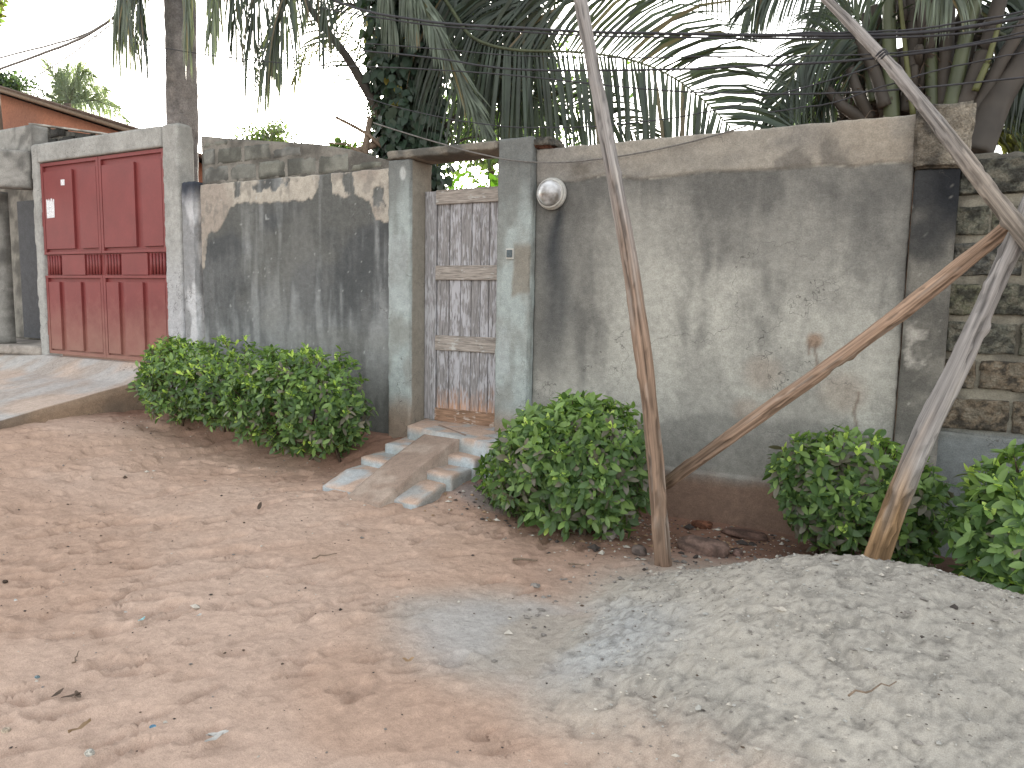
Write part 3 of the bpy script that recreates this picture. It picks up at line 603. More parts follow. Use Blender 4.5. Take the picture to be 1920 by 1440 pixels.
# ramp strip
tl, tr, bl_, br_ = onz(824, 796, .475), onz(874, 815, .475), onz(650, 930, .11), onz(712, 945, .11)
nu, nv = 14, 46; U, Vv = np.meshgrid(np.linspace(0, 1, nu), np.linspace(0, 1, nv), indexing='ij'); U, Vv = U.ravel(), Vv.ravel()
T = (tl+(tr-tl)*U[:, None])*(1-Vv[:, None])+(bl_+(br_-bl_)*U[:, None])*Vv[:, None]; T[:, 2] += .03*np.sin(Vv*math.pi)+.006*(fbm(T, (5, 5, 5), 3, 5)-.5)
T[:, 0] += .012*(fbm(T, (6, 6, 6), 3, 8)-.5)
Bt = T.copy(); Bt[:, 2] = -.06; i = np.arange(nu*nv).reshape(nu, nv)
Fq = np.stack([i[:-1, :-1], i[:-1, 1:], i[1:, 1:], i[1:, :-1]], -1).reshape(-1, 4)[:, ::-1]; n0 = nu*nv
sides = []
for a_, b_ in ((i[0, :], 1), (i[-1, :], 0), (i[:, 0], 0), (i[:, -1], 1)):
    for p, q in zip(a_[:-1], a_[1:]): sides.append((p, q, q+n0, p+n0) if b_ else (q, p, p+n0, q+n0))
pc = mix(const(T, lin(170, 152, 138)*.76), lin(154, 134, 120)*.75, ss(.4, .6, fbm(T, (6, 6, 6), 3, 130)))
sc_ = const(T, lin(140, 138, 132)*.76)
mk('ramp_strip', np.concatenate([T, Bt]), Fq.tolist()+sides, MAT['concrete'], S, cols=np.concatenate([pc, sc_]))

# ================================================================== RED GATE AND ITS FRAME
GY = 5.60
def paint_gf(V):
    x, z = V[:, 0], V[:, 2]; n = fbm(V, (4, 4, 3), 4, 140); s = fbm(V, (10, 10, 1.2), 4, 141)
    c = mix(const(V, lin(162, 161, 157)*.78), lin(148, 147, 143)*.77, ss(.42, .62, n)); c = mix(c, lin(174, 174, 178)*.80, .8*ss(2.4, 1.2, z+.6*(n-.5))*(x > -8))
    return c
t = thing('gate_frame', 'pale concrete frame with deep lintel round the red metal gate', 'gate frame', (-8.8, GY, .8))
rbox('post', (-7.57, -7.30), (GY-.06, GY+.16), (.2, 3.50), (.02, .03, .02), paint_gf, MAT['concrete'], t, jit=.004, chip=.012)
rbox('post', (-10.18, -10.03), (GY-.06, GY+.16), (.5, 3.50), (.03, .03, .03), paint_gf, MAT['concrete'], t, jit=.004, chip=.012)
V, Fq = gridbox(seg(-10.02, -7.58, .04), seg(GY-.06, GY+.16, .04), np.linspace(0, 1, 10))
zt = 3.49+0*V[:, 0]; zb = 3.265
Vl = V.copy(); Vl[:, 2] = zb+(zt-zb)*V[:, 2]; Vl += .006*(np.stack([fbm(Vl, (6, 6, 6), 3, k) for k in range(3)], 1)-.5)
mk('lintel', Vl, Fq, MAT['concrete'], t, cols=paint_gf(Vl))
# gate leaves
t = thing('metal_gate', 'closed red-brown sheet metal double gate with raised ribs', 'gate', (-8.8, GY, .82))
GX0, GX1, GZ0, GZ1 = -10.02, -7.58, .82, 3.262; mid_ = float(at(190, 590, GY)[0]); mid_ = -8.80
def gx(px, py): return float(at(px, py, GY)[0])
def gzz(px, py): return float(at(px, py, GY)[2])
zb1, zb2 = 2.13, 1.80     # band of short ribs
for li, (x0, x1) in enumerate(((GX0, mid_-.004), (mid_+.004, GX1))):
    mb = MB(); mb.box(x0, x1, GY, GY+.006, GZ0+.04, GZ1-.01); L_ = mb.build('leaf', MAT['steel'], t, smooth=False)
    def bar(name, a, b, c_, d_, dep=.028, y1=GY-.001):
        m_ = MB(); m_.box(a, b, y1-dep, y1, c_, d_); o = m_.build(name, MAT['steel'], L_, smooth=False)
        return o
    bar('border', x0, x1, GZ0, GZ0+.04, .03); bar('border', x0, x1, GZ1-.05, GZ1-.01, .03)
    bar('border', x0, x0+.045, GZ0+.041, zb2, .03); bar('border', x1-.045, x1, GZ0+.041, zb2, .03)
    bar('border', x0, x0+.045, zb1, GZ1-.051, .03); bar('border', x1-.045, x1, zb1, GZ1-.051, .03)
    w_ = x1-x0
    # raised trays: upper and lower
    bar('rail', x0, x1, zb1-.03, zb1-.001, .034); bar('rail', x0, x1, zb2+.001, zb2+.03, .034)
    bar('panel', x0+w_*.30, x1-w_*.30, zb2+.04, zb1-.04, .022)
    for side in (0, 1):
        for k in range(5):
            xc = x0+.07+k*.058 if side == 0 else x1-.07-k*.058
            m_ = MB(); m_.tube([(xc, GY-.012, zb2+.045), (xc, GY-.012, zb1-.045)], .017, 8); m_.build('rib', MAT['steel'], L_)
    bar('panel', x0+.055, x0+w_*.55, zb1+.04, GZ1-.12, .028); bar('panel', x0+w_*.66, x1-.055, zb1+.04, GZ1-.12, .028)
    bar('panel', x0+.055, x0+w_*.24, GZ0+.06, zb2-.05, .028); bar('panel', x0+w_*.33, x0+w_*.62, GZ0+.06, zb2-.05, .028); bar('panel', x0+w_*.70, x1-.055, GZ0+.06, zb2-.05, .028)
    for hz in (2.55, 1.15):
        m_ = MB(); xh = x0-.012 if li == 0 else x1+.002; m_.tube([(xh+.005, GY-.02, hz-.09), (xh+.005, GY-.02, hz+.09)], .014, 8); m_.build('hinge', MAT['steel'], L_)
m = paintmat('paper', rough=.9, bump=.1, color=(.72, .72, .74), mid=(30, .12))
mb = MB(); a = at(95, 388, GY-.03); ww = [(-.085, .075), (.085, .08), (.09, -.13), (-.075, -.14)]
jag = [(-.09, -.14), (.08, -.135), (.085, .09), (.06, .1), (.05, .055), (.03, .11), (.01, .1), (0, .06), (-.03, .105), (-.05, .07), (-.07, .10), (-.088, .09)]
V = [(a[0]+p, GY-.0325, a[2]+q) for p, q in jag]+[(a[0]+p, GY-.0305, a[2]+q) for p, q in jag]; k = len(jag)
tag(mk('paper_notice', V, [tuple(range(k)), tuple(range(2*k-1, k-1, -1))]+[(i, i+k, (i+1) % k+k, (i+1) % k) for i in range(k)], m, base=(a[0], GY-.03, a[2]), smooth=False), 'torn white paper notice stuck on the red gate', 'notice')
a = at(118, 342, GY-.03); mb = MB(); mb.box(a[0]-.045, a[0]+.035, GY-.0325, GY-.0305, a[2]-.035, a[2]+.035); tag(mb.build('sticker', m, base=(a[0], GY-.03, a[2]), smooth=False), 'tiny white sticker near the top of the red gate', 'sticker')

# whitewashed pilaster beside the gate
def paint_pp(V):
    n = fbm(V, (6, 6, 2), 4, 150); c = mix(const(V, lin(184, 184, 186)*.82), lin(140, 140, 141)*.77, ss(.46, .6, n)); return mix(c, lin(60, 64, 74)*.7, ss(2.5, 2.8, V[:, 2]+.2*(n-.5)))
t = thing('pilaster', 'chipped whitewashed pilaster standing between red gate post and streaked wall', 'pilaster', (-7.17, GY, 0))
rbox('shaft', (-7.285, -7.07), (GY-.05, GY+.2), (.1, 2.86), (.015, .03, .02), paint_pp, MAT['concrete'], t, jit=.012, chip=.02)
# ---- concrete driveway ramp
t = thing('driveway_ramp', 'sloping concrete driveway slab leading up to the red gate', 'ramp', (-9.3, 4.6, 0))
nx, ny = 90, 70
V, Fq = gridbox(np.linspace(0, 1, nx), np.linspace(0, 1, ny), np.linspace(0, 1, 8)); u, v, w_ = V.T
y = 2.6+(GY-.05-2.6)*v; xr = -7.72+.0*v; xl = -13.2+0*v; x = xl+(xr-xl)*u
gh = ground_h(x, y); zt = np.interp(y, [2.6, 3.79, 5.15, 5.54], [.19, .36, .60, .80]); z = -.1+(zt+.1)*w_
Pn = np.stack([x, y, z], 1); n = fbm(Pn, (1.6, 1.6, 1.6), 4, 155); top = w_ > .99
c = mix(const(Pn, lin(186, 168, 154)*.80), lin(176, 172, 168)*.80, ss(.42, .6, n)); c = mix(c, lin(160, 144, 130)*.78, .5*ss(.5, .62, fbm(Pn, (4, 2, 1), 4, 156)))
c = mix(c, mix(const(Pn, lin(150, 128, 108)*.76), lin(128, 112, 98)*.74, ss(.4, .6, n)), (u > .999)*1.0)
Pn += .01*(np.stack([fbm(Pn, (4, 4, 4), 3, k+4) for k in range(3)], 1)-.5)
mk('slab', Pn, Fq, MAT['concrete'], t, cols=c)
# ---- neighbour's entrance at the far left
t = thing('porch', 'grey concrete porch with heavy beam over a dark doorway left of the red gate', 'porch', (-11.2, 6.0, .8))
pg = blockpaint((150, 148, 143), 160); pf = blockpaint((160, 152, 144), 161)
def slab(name, A, B, dep, z0, z1, paint, mat=None):     # upright slab whose front face runs from A to B
    A = np.array(A); B = np.array(B); d = B-A; L_ = np.linalg.norm(d); nrm = np.array([-d[1], d[0]])/L_
    V, Fq = gridbox(seg(0, L_, .04), seg(0, dep, .1), seg(z0, z1, .04)); P_ = np.zeros_like(V)
    P_[:, :2] = A+V[:, :1]*d/L_+V[:, 1:2]*nrm; P_[:, 2] = V[:, 2]; P_ += .006*(np.stack([fbm(P_, (6, 6, 6), 3, k) for k in range(3)], 1)-.5)
    return mk(name, P_, Fq, mat or MAT['concrete'], t, cols=paint(P_))
slab('beam', (-11.35, 4.42), (-10.19, 5.53), .22, 2.95, 3.42, pg)
slab('wall', (-13.5, GY-.02), (-10.19, GY-.02), .2, 3.425, 3.76, pg)
slab('floor', (-13.5, 5.0), (-10.15, GY-.08), 1.6, .78, .9, pf)
slab('wall', (-13.5, 6.3), (-10.2, 6.3), .2, .9, 3.42, blockpaint((138, 134, 126), 162))
m_ = MB(); a0, a1 = at(42, 500, 6.27)[0], at(78, 500, 6.27)[0]; m_.box(a0, a1, 6.24, 6.28, .93, 2.95); m_.build('door', MAT['dark'], t, smooth=False)
slab('pillar', (-11.24, 5.42), (-11.0, 5.42), .25, .9, 2.96, pg)
# parapet of dark blocks behind the lintel
t = thing('parapet_wall', 'low parapet of blackened blocks rising behind the red gate lintel', 'wall', (-10.4, 6.6, 0))
def tz2(x): return np.interp(x, [-11.9, -10.2, -8.6], [4.12, 3.83, 3.5])
V, Fq = gridbox(seg(-11.95, -8.6, .08), np.array([6.55, 6.7]), np.linspace(0, 1, 8)); V[:, 2] = 2.2+(tz2(V[:, 0])-.02-2.2)*V[:, 2]
mk('mortar', V, Fq, MAT['rough_concrete'], t, cols=blockpaint((120, 116, 108), 170)(V))
for r_ in range(7):
    z0 = 2.6+r_*.215; xx = -11.9+(r_ % 2)*-.2
    while xx < -8.7:
        a, b = max(xx, -11.9), xx+.4; zt_ = min(z0+.2, float(tz2((a+b)/2)))
        if zt_-z0 > .06: rbox('concrete_block', (a+.008, b-.008), (6.52, 6.6), (z0, zt_), .07, blockpaint((82, 80, 76) if random.random() < .8 else (150, 146, 138), random.randint(1, 60)), MAT['rough_concrete'], t, jit=.006, chip=.01)
        xx += .42
slab.__defaults__
rbox('coping', (-11.95, -8.6), (6.5, 6.72), (0, .03), (.1, .1, .03), blockpaint((176, 172, 164), 171), MAT['concrete'], t, jit=.002, chip=.004, disp=lambda V: np.stack([0*V[:, 0], 0*V[:, 0], tz2(V[:, 0])], 1))
# ---- orange house
HY2 = 11.0
a0, a1 = at(-60, 143, HY2), at(300, 254, HY2)
t = thing('house', 'orange rendered house with sloping corrugated metal roof behind the gate', 'house', (a0[0], HY2, 0))
def paint_h(V): return mix(const(V, lin(164, 112, 88)*.68), lin(142, 100, 82)*.66, ss(.4, .62, fbm(V, (1.2, 1.2, .8), 4, 175)))
V, Fq = gridbox(np.linspace(a0[0]-4, a1[0]-.5, 40), np.linspace(HY2+.45, HY2+6, 10), np.linspace(0, 1, 20))
sl_ = (a1[2]-a0[2])/(a1[0]-a0[0]); rz = lambda x, y=HY2: a0[2]+sl_*(x-a0[0])-.22*(y-HY2)
V[:, 2] = (rz(V[:, 0], V[:, 1])-.14)*V[:, 2]; mk('wall', V, Fq, MAT['concrete'], t, cols=paint_h(V))
# corrugated sheets running down the slope
sheets = np.linspace(HY2-.05, HY2+6.3, 9)
for k in range(8):
    yy = np.linspace(sheets[k], sheets[k+1]+.03, 18); xx_ = np.linspace(a0[0]-4.3, a1[0]+.25, 3); Xg, Yg = np.meshgrid(xx_, yy, indexing='ij')
    zg = rz(Xg, Yg)+.014*np.sin(Yg*2*math.pi/.13)+.003*k; Vt = np.stack([Xg.ravel(), Yg.ravel(), zg.ravel()], 1); Vb = Vt.copy(); Vb[:, 2] -= .006; nn = len(Vt); i = np.arange(nn).reshape(3, 18)
    q = np.stack([i[:-1, :-1], i[1:, :-1], i[1:, 1:], i[:-1, 1:]], -1).reshape(-1, 4); mk('roof_sheet', np.concatenate([Vt, Vb]), q.tolist()+(q[:, ::-1]+nn).tolist(), MAT['zinc'], t)
m_ = MB(); n_p = 12
P0 = np.array([a0[0]-4.2, HY2+.05, rz(a0[0]-4.2)-.10]); P1 = np.array([a1[0]+.1, HY2+.05, rz(a1[0]+.1)-.10])
m_.tube([P0, P1], .06, 4); m_.build('fascia', MAT['deadbranch'], t)
#@@PLANTS
# ================================================================== POLES
def pole(name, label, pts, rads, c0, c1, split=.5, seed=0, knots=3, group='rough timber poles propping the cables'):
    pts = np.array(pts); k = 160; n = 22
    T = np.linspace(0, 1, k); s = np.linspace(0, 1, len(pts)); C_ = np.stack([np.interp(T, s, pts[:, j]) for j in range(3)], 1)
    if len(pts) > 2:
        for _ in range(300): C_[1:-1] = .5*C_[1:-1]+.25*(C_[:-2]+C_[2:])
    rad = np.interp(T, s, np.interp(s, np.linspace(0, 1, len(rads)), rads)); L_ = np.linalg.norm(pts[-1]-pts[0])
    Tt = np.gradient(C_, axis=0); Tt /= np.linalg.norm(Tt, axis=1)[:, None]; ref = np.array([0, -1, 0.1])
    A = np.cross(Tt, ref); A /= np.linalg.norm(A, axis=1)[:, None]; B = np.cross(Tt, A)
    wob = np.stack([fbm(np.stack([T*L_*2.2, 0*T, 0*T], 1), (1, 1, 1), 3, seed+5+j)-.5 for j in range(2)], 1)*.006
    C_ = C_+A*wob[:, :1]+B*wob[:, 1:]
    q = np.arange(n)*2*math.pi/n; V = []; gr = []; 
    for i in range(k):
        ring = C_[i]+(np.cos(q)[:, None]*A[i]+np.sin(q)[:, None]*B[i])*rad[i]; V.append(ring); gr.append(np.stack([np.cos(q)*3.2, np.sin(q)*3.2, np.full(n, T[i]*L_*1.6+seed)], 1))
    V = np.concatenate(V); gr = np.concatenate(gr); tt = np.repeat(T, n); qq = np.tile(q, k)
    rr = (V-np.repeat(C_, n, 0)); nz = fbm(np.stack([np.cos(qq)*1.2, np.sin(qq)*1.2, tt*L_*3], 1), (1, 1, 1), 4, seed)
    nf = fbm(np.stack([np.cos(qq)*3.5, np.sin(qq)*3.5, tt*L_*5], 1), (1, 1, 1), 4, seed+3); V = V+rr*((nz-.5)*.5-.28*ss(.56, .66, nf))[:, None]
    for _ in range(knots):
        kt, kq = random.uniform(.08, .92), random.uniform(math.pi*.9, math.pi*2.1); d = np.hypot((tt-kt)*L_/.025, np.angle(np.exp(1j*(qq-kq)))/.4)
        V = V+rr*(.28*np.exp(-d*d))[:, None]
    c = mix(const(V, c0), c1, ss(split-.12, split+.12, tt+.25*(nz-.5)))
    c = c*(.8+.4*nz)[:, None]*(1-.45*ss(.54, .64, nf))[:, None]
    c = mix(c, np.array([.42, .38, .34]), .35*ss(.62, .72, fbm(np.stack([np.cos(qq)*2.5, np.sin(qq)*2.5, tt*L_*4], 1), (1, 1, 1), 4, seed+9)))
    Fc = [(i*n+j, i*n+(j+1) % n, (i+1)*n+(j+1) % n, (i+1)*n+j) for i in range(k-1) for j in range(n)]+[tuple(range(n))[::-1], tuple((k-1)*n+j for j in range(n))]
    o = mk(name, V, Fc, MAT['pole'], base=pts[0], cols=c); a = o.data.attributes.new('grain', 'FLOAT_VECTOR', 'POINT'); a.data.foreach_set('vector', gr.astype(np.float32).ravel())
    return tag(o, label, 'pole', group)
brownw = lin(150, 126, 108)*.8; greyw = lin(156, 151, 148)*.85; tanw = lin(182, 148, 112)*.8; palew = lin(164, 154, 144)*.8
b0 = onz(1243, 1066, -.03); b1 = at(1085, -20, 4.6)
pole('timber_pole', 'near upright crooked pole, brown at the foot and grey above, beside the round bush', [b0, at(1222, 760, 4.35), at(1180, 480, 4.45), at(1130, 220, 4.53), b1, at(1050, -180, 4.66)], [.056, .052, .049, .046, .042, .038], brownw*1.1, greyw*1.05, .42, 1, 5)
J = at(1895, 430, 4.78)
pole('timber_pole', 'slanting brown brace pole running from behind the round bush up to the right', [onz(1195, 948, -.03)+np.array([0, -.1, 0]), at(1255, 900, 4.98), at(1500, 725, 4.95), at(1700, 580, 4.92), at(1892, 425, 4.88)], [.043, .045, .046, .045, .043], brownw*1.35, brownw*1.5, .5, 12, 3)
p0 = at(1630, 1085, 4.50)
pole('timber_pole', 'thick forked pole with bare orange wood foot leaning right behind the sand heap', [p0, at(1690, 905, 4.55), at(1762, 760, 4.60), at(1850, 570, 4.68), at(1925, 400, 4.76), at(1990, 250, 4.82)], [.068, .062, .057, .053, .049, .044], tanw, greyw*1.1, .22, 23, 5)
pole('timber_pole', 'long thin grey pole sloping down from the top edge with cables tied on', [at(1490, -60, 4.75), at(1560, 10, 4.75), at(1655, 105, 4.72), at(1745, 210, 4.70), at(1835, 335, 4.68), at(1925, 445, 4.66), at(2060, 610, 4.6)], [.018, .024, .031, .037, .043, .046, .046], greyw*1.1, palew, .6, 34, 4)

# ================================================================== CABLES
def cable(pts, r_, mat, label, sag=True, n=60, wig=.006):
    P_ = np.array([at(a, b, Y) for a, b, Y in pts]); s = np.concatenate([[0], np.cumsum(np.linalg.norm(np.diff(P_, axis=0), axis=1))]); s /= s[-1]; T = np.linspace(0, 1, n)
    C_ = np.stack([np.interp(T, s, P_[:, j]) for j in range(3)], 1)
    for _ in range(10): C_[1:-1] = .5*C_[1:-1]+.25*(C_[:-2]+C_[2:])
    C_ += wig*(np.stack([fbm(np.stack([T*14, 0*T, 0*T], 1), (1, 1, 1), 3, k+pts[0][1]*.1) for k in range(3)], 1)-.5)*2
    mb = MB(); mb.tube(C_, r_, 6); tag(mb.build('cable', MAT[mat], base=C_[0]), label, 'cable', 'overhead cables strung above the wall')
K = 4.75
cable([(600, -10, 5.4), (690, 25, 5.3), (840, 45, 5.2), (1100, 60, 4.9), (1400, 66, K), (1700, 66, K), (1850, 50, K), (1960, 25, K)], .010, 'cable', 'thickest black cable of the upper bundle crossing the right palm')
cable([(600, 15, 5.4), (700, 32, 5.3), (840, 52, 5.2), (1100, 67, 4.9), (1400, 73, K), (1680, 70, K), (1800, 70, K), (1960, 40, K)], .006, 'cable', 'thin black cable hugging the underside of the thick upper cable')
cable([(1480, 62, K), (1690, 58, K), (1850, 36, K), (1960, 12, K)], .005, 'cable', 'highest thin cable rising to the top right corner')
cable([(680, 80, 5.3), (800, 90, 5.2), (960, 105, 4.9), (1200, 110, 4.8), (1440, 104, K), (1650, 104, 4.74), (1800, 90, K), (1960, 50, K)], .004, 'cable', 'faint thin cable just above the arching palm frond')
cable([(680, 95, 5.3), (800, 106, 5.2), (960, 132, 4.9), (1200, 131, 4.8), (1440, 124, K), (1655, 112, 4.74), (1760, 95, K), (1960, 60, K)], .007, 'cable', 'cable tied to the thin grey pole in front of the right palm')
cable([(160, 66, 5.2), (260, 82, 5.2), (400, 105, 5.2), (560, 122, 5.2), (760, 127, 5.1), (960, 140, 4.9), (1120, 160, 4.8), (1260, 172, K), (1440, 178, K), (1620, 177, K), (1780, 160, K), (1960, 140, K)], .005, 'cable', 'long cable sagging from the left sky past the ivy trunk to the right palm')
cable([(520, 90, 5.3), (640, 165, 5.3), (720, 195, 5.2), (820, 220, 5.1), (960, 241, 4.9), (1120, 238, 4.8), (1280, 222, K), (1440, 183, K), (1600, 140, K), (1655, 118, 4.74)], .004, 'cable', 'thin cable dipping across the fronds just above the wall top')
cable([(1440, 210, K), (1560, 195, K), (1660, 160, 4.74), (1760, 130, K), (1960, 90, K)], .004, 'cable', 'thin low cable crossing the base of the right palm')
cable([(0-30, 116, 6.0), (80, 88, 5.8), (160, 66, 5.6), (205, 38, 5.5), (300, -30, 5.4)], .011, 'cable_grey', 'single cable rising across the left sky above the far palm')
cable([(0-30, 140, 6.0), (60, 108, 5.8), (150, 74, 5.6), (205, 40, 5.5), (300, -40, 5.4)], .017, 'cable_grey', 'thick twisted cable rising across the left sky')
cable([(65, 145, 6.0), (130, 105, 5.8), (200, 52, 5.6), (300, -30, 5.4)], .008, 'cable_grey', 'third fainter cable rising in the left sky')
cable([(700, 230, 5.44), (800, 262, 5.44), (900, 290, 5.44), (960, 302, 5.44), (1050, 307, 5.52), (1140, 297, 5.52), (1260, 276, 5.52), (1380, 244, 5.52), (1400, 236, 5.62)], .006, 'cable_grey', 'loose grey wire draped from the gateway lintel along the pale wall band')
# cable binding on the pole
mb = MB(); c_ = at(1657, 108, 4.72)
for k in range(3):
    T = np.linspace(0, 2*math.pi, 14); ax = (at(1690, 145, 4.72)-at(1620, 70, 4.72)); ax /= np.linalg.norm(ax); e1 = np.cross(ax, [0, 1, 0]); e1 /= np.linalg.norm(e1); e2 = np.cross(ax, e1)
    mb.tube([c_+ax*(k*.016-.03)+(e1*math.cos(q)+e2*math.sin(q))*.030 for q in T], .006, 5)
tag(mb.build('cable_knot', MAT['cable'], base=c_), 'black wire lashing wound round the thin grey pole', 'wire lashing')

# ================================================================== SHRUBS
def leafshape(L_=1.0, W_=.42, curl=.12, fold=.10):
    """pointed oval leaf along +x, normal +z"""
    t = np.array([0, .18, .42, .70, .90, 1.0]); w_ = np.array([.03, .55, .95, .85, .42, 0])*W_/2; V = []; 
    for a, b in zip(t, w_): V += [(a*L_, -b, fold*b*2-curl*a*a), (a*L_, 0, -curl*a*a), (a*L_, b, fold*b*2-curl*a*a)]
    Fc = []
    for i in range(5):
        a = i*3
        Fc += [(a, a+3, a+4, a+1), (a+1, a+4, a+5, a+2)]
    return np.array(V), Fc
LV, LF = leafshape()
def basis(d, up, roll=0):
    d = d/np.linalg.norm(d); s = np.cross(up, d); s = s/(np.linalg.norm(s)+1e-9); n = np.cross(d, s)
    c, s_ = math.cos(roll), math.sin(roll); return np.stack([d, s*c+n*s_, n*c-s*s_], 1)
_lm = {}
def leafmesh(name, mi, mats, shape=(LV, LF)):
    key = (name, mi)
    if key not in _lm:
        me = bpy.data.meshes.new(name); me.from_pydata(shape[0].tolist(), [], shape[1]); me.materials.append(mats[mi]); me.polygons.foreach_set('use_smooth', [True]*len(me.polygons)); _lm[key] = me
    return _lm[key]
def place_leaves(root, leaves, mats, name='leaf', limit=300, shape=(LV, LF)):
    """leaves: (pos, 3x3, scale, material index, score); the best placed ones become parts, the rest one mass"""
    leaves.sort(key=lambda l: -l[4]); b = BASE[root.name]
    for (p, B_, s, mi, sc) in leaves[:limit]:
        o = bpy.data.objects.new(name, leafmesh(name, mi, mats, shape)); col.objects.link(o); o.parent = root
        m_ = Matrix(((B_*s).tolist())).to_4x4(); m_.translation = Vector((p-b).tolist()); o.matrix_basis = m_
    rest = leaves[limit:]
    if rest:
        V = np.concatenate([shape[0]@(B_*s).T+p for (p, B_, s, mi, sc) in rest]); k = len(shape[0])
        Fc = (np.array(shape[1])[None]+(np.arange(len(rest))*k)[:, None, None]).reshape(-1, len(shape[1][0]))
        mk('foliage', V, Fc, mats, root, midx=np.repeat([l[3] for l in rest], len(shape[1])), kind='stuff')
def shrub(label, blobs, n_tips, lsize, new=.12, dusty=.15, seed=0, lo=.0):
    rs = np.random.default_rng(seed); c0 = np.array(blobs[0][0]); base = (c0[0], c0[1], gz(c0[0], c0[1]))
    root = thing('shrub', label, 'shrub', base, 'clipped leafy shrubs along the wall'); leaves = []; mb = MB()
    vol = np.array([b[1][0]*b[1][1]*b[1][2] for b in blobs])**.67; vol /= vol.sum()
    for k in range(n_tips):
        bi = rs.choice(len(blobs), p=vol); c, r_ = np.array(blobs[bi][0]), np.array(blobs[bi][1])
        d = rs.normal(size=3); d /= np.linalg.norm(d)
        if d[1] > .55: d[1] *= -1
        if d[2] < -.5 and rs.random() < .3: d[2] *= -.5
        if d[2] < 0: d[:2] *= 1.04
        inner = rs.random() < .30; f = rs.uniform(.55, .88) if inner else rs.uniform(.88, 1.06)
        f *= 1+.26*(vnoise((c+d*r_)[None]*3.6+seed)[0]-.5)*1.1
        p = c+d*r_*f
        if any(np.linalg.norm((p-np.array(b2[0]))/np.array(b2[1])) < .72 for j, b2 in enumerate(blobs) if j != bi): continue
        if p[2] < base[2]+lo+.03 or p[1] > 5.56: continue
        axis = d/r_; axis /= np.linalg.norm(axis); axis = axis+np.array([0, -.1, .45])+rs.normal(size=3)*.25; axis /= np.linalg.norm(axis)
        nl = rs.integers(5, 9); isnew = (rs.random() < new*(2.0 if d[2] > .2 else .6)) and not inner; ph = rs.random()*6.28
        dus = rs.random() < dusty and d[2] < .7
        if not inner and k % 3 == 0: mb.tube([p-axis*.16, p], [.005, .003], 4, cap=False)
        e1 = np.cross(axis, [.3, .2, 1]); e1 /= np.linalg.norm(e1); e2 = np.cross(axis, e1)
        for j in range(nl):
            q = ph+j*2.4+rs.normal()*.2; tilt = rs.uniform(.25, .6) if isnew and j > nl-4 else rs.uniform(.65, 1.35)
            rad_ = e1*math.cos(q)+e2*math.sin(q); dd_ = axis*math.cos(tilt)+rad_*math.sin(tilt); dd_ = dd_+np.array([0, 0, -.18])*(tilt > .7)
            s = lsize*rs.uniform(.72, 1.15)*(.85 if isnew and j > nl-4 else 1); up = axis*1.0+rs.normal(size=3)*.25
            mi = (2 if (isnew and j > nl-4) else (3 if dus and rs.random() < .6 else (1 if rs.random() < (.34+.4*ss(-.1, .9, np.array([d[2]]))[0]) else 0)))
            pp = p-axis*.03*j*.4
            B_ = basis(dd_, up, rs.normal()*.35); dist = np.linalg.norm(pp-CAM); vw = (CAM-pp)/dist
            score = s*s/dist**2*abs(B_[:, 2]@vw)*(1 if not inner else .05)*(1.6 if d@vw > 0 else .02)
            leaves.append((pp, B_, s, mi, score))
    g = c0.copy(); g[2] = base[2]-.03
    for k in range(9):
        b = blobs[k % len(blobs)]; bb = np.array(b[0]); q = rs.normal(size=3)*np.array(b[1])*.25; st = np.array([bb[0], bb[1], base[2]-.03])+rs.normal(size=3)*np.array([.05, .05, 0])
        m1 = MB(); m1.tube([st, st*.5+(bb+q)*.5+rs.normal(size=3)*.03, bb+q], [.014, .010, .005], 6); m1.build('stem', MAT['branch'], root)
    mb.build('twigs', MAT['branch'], root, kind='stuff'); place_leaves(root, leaves, BUSHM)
def blob(px, py, Y, rx, ry, rz): p = at(px, py, Y); return ((p[0], p[1], p[2]-.03), (rx, ry, rz+.03))
shrub('broad pale green shrub nearest the red gate, the leftmost of the row', [blob(360, 708, 5.0, .58, .45, .40), blob(435, 718, 4.98, .5, .45, .40), blob(325, 695, 5.1, .28, .3, .32)], 900, .076, .30, .12, 1)
shrub('rounded green shrub against the streaked wall just left of the steps', [blob(580, 752, 4.92, .60, .42, .46), blob(510, 738, 4.92, .42, .4, .42), blob(640, 755, 5.0, .3, .3, .36)], 960, .080, .16, .16, 2)
shrub('dense round dark green shrub between the steps and the upright pole', [blob(1075, 872, 4.72, .56, .46, .46), blob(1110, 850, 4.75, .46, .4, .42), blob(1010, 870, 4.8, .4, .36, .38)], 1300, .092, .12, .16, 3)
shrub('loose shrub behind the thick leaning pole with brownish leaves', [blob(1590, 905, 5.2, .46, .28, .36), blob(1640, 970, 5.12, .34, .26, .36), blob(1700, 930, 5.2, .24, .22, .28), blob(1520, 900, 5.2, .22, .22, .24)], 640, .094, .12, .30, 4)
shrub('large leaved shrub cut off by the right edge of the picture', [blob(1945, 980, 4.6, .40, .36, .36), blob(1850, 960, 4.8, .18, .2, .13), blob(1960, 1080, 4.45, .28, .3, .3)], 560, .10, .16, .12, 5)
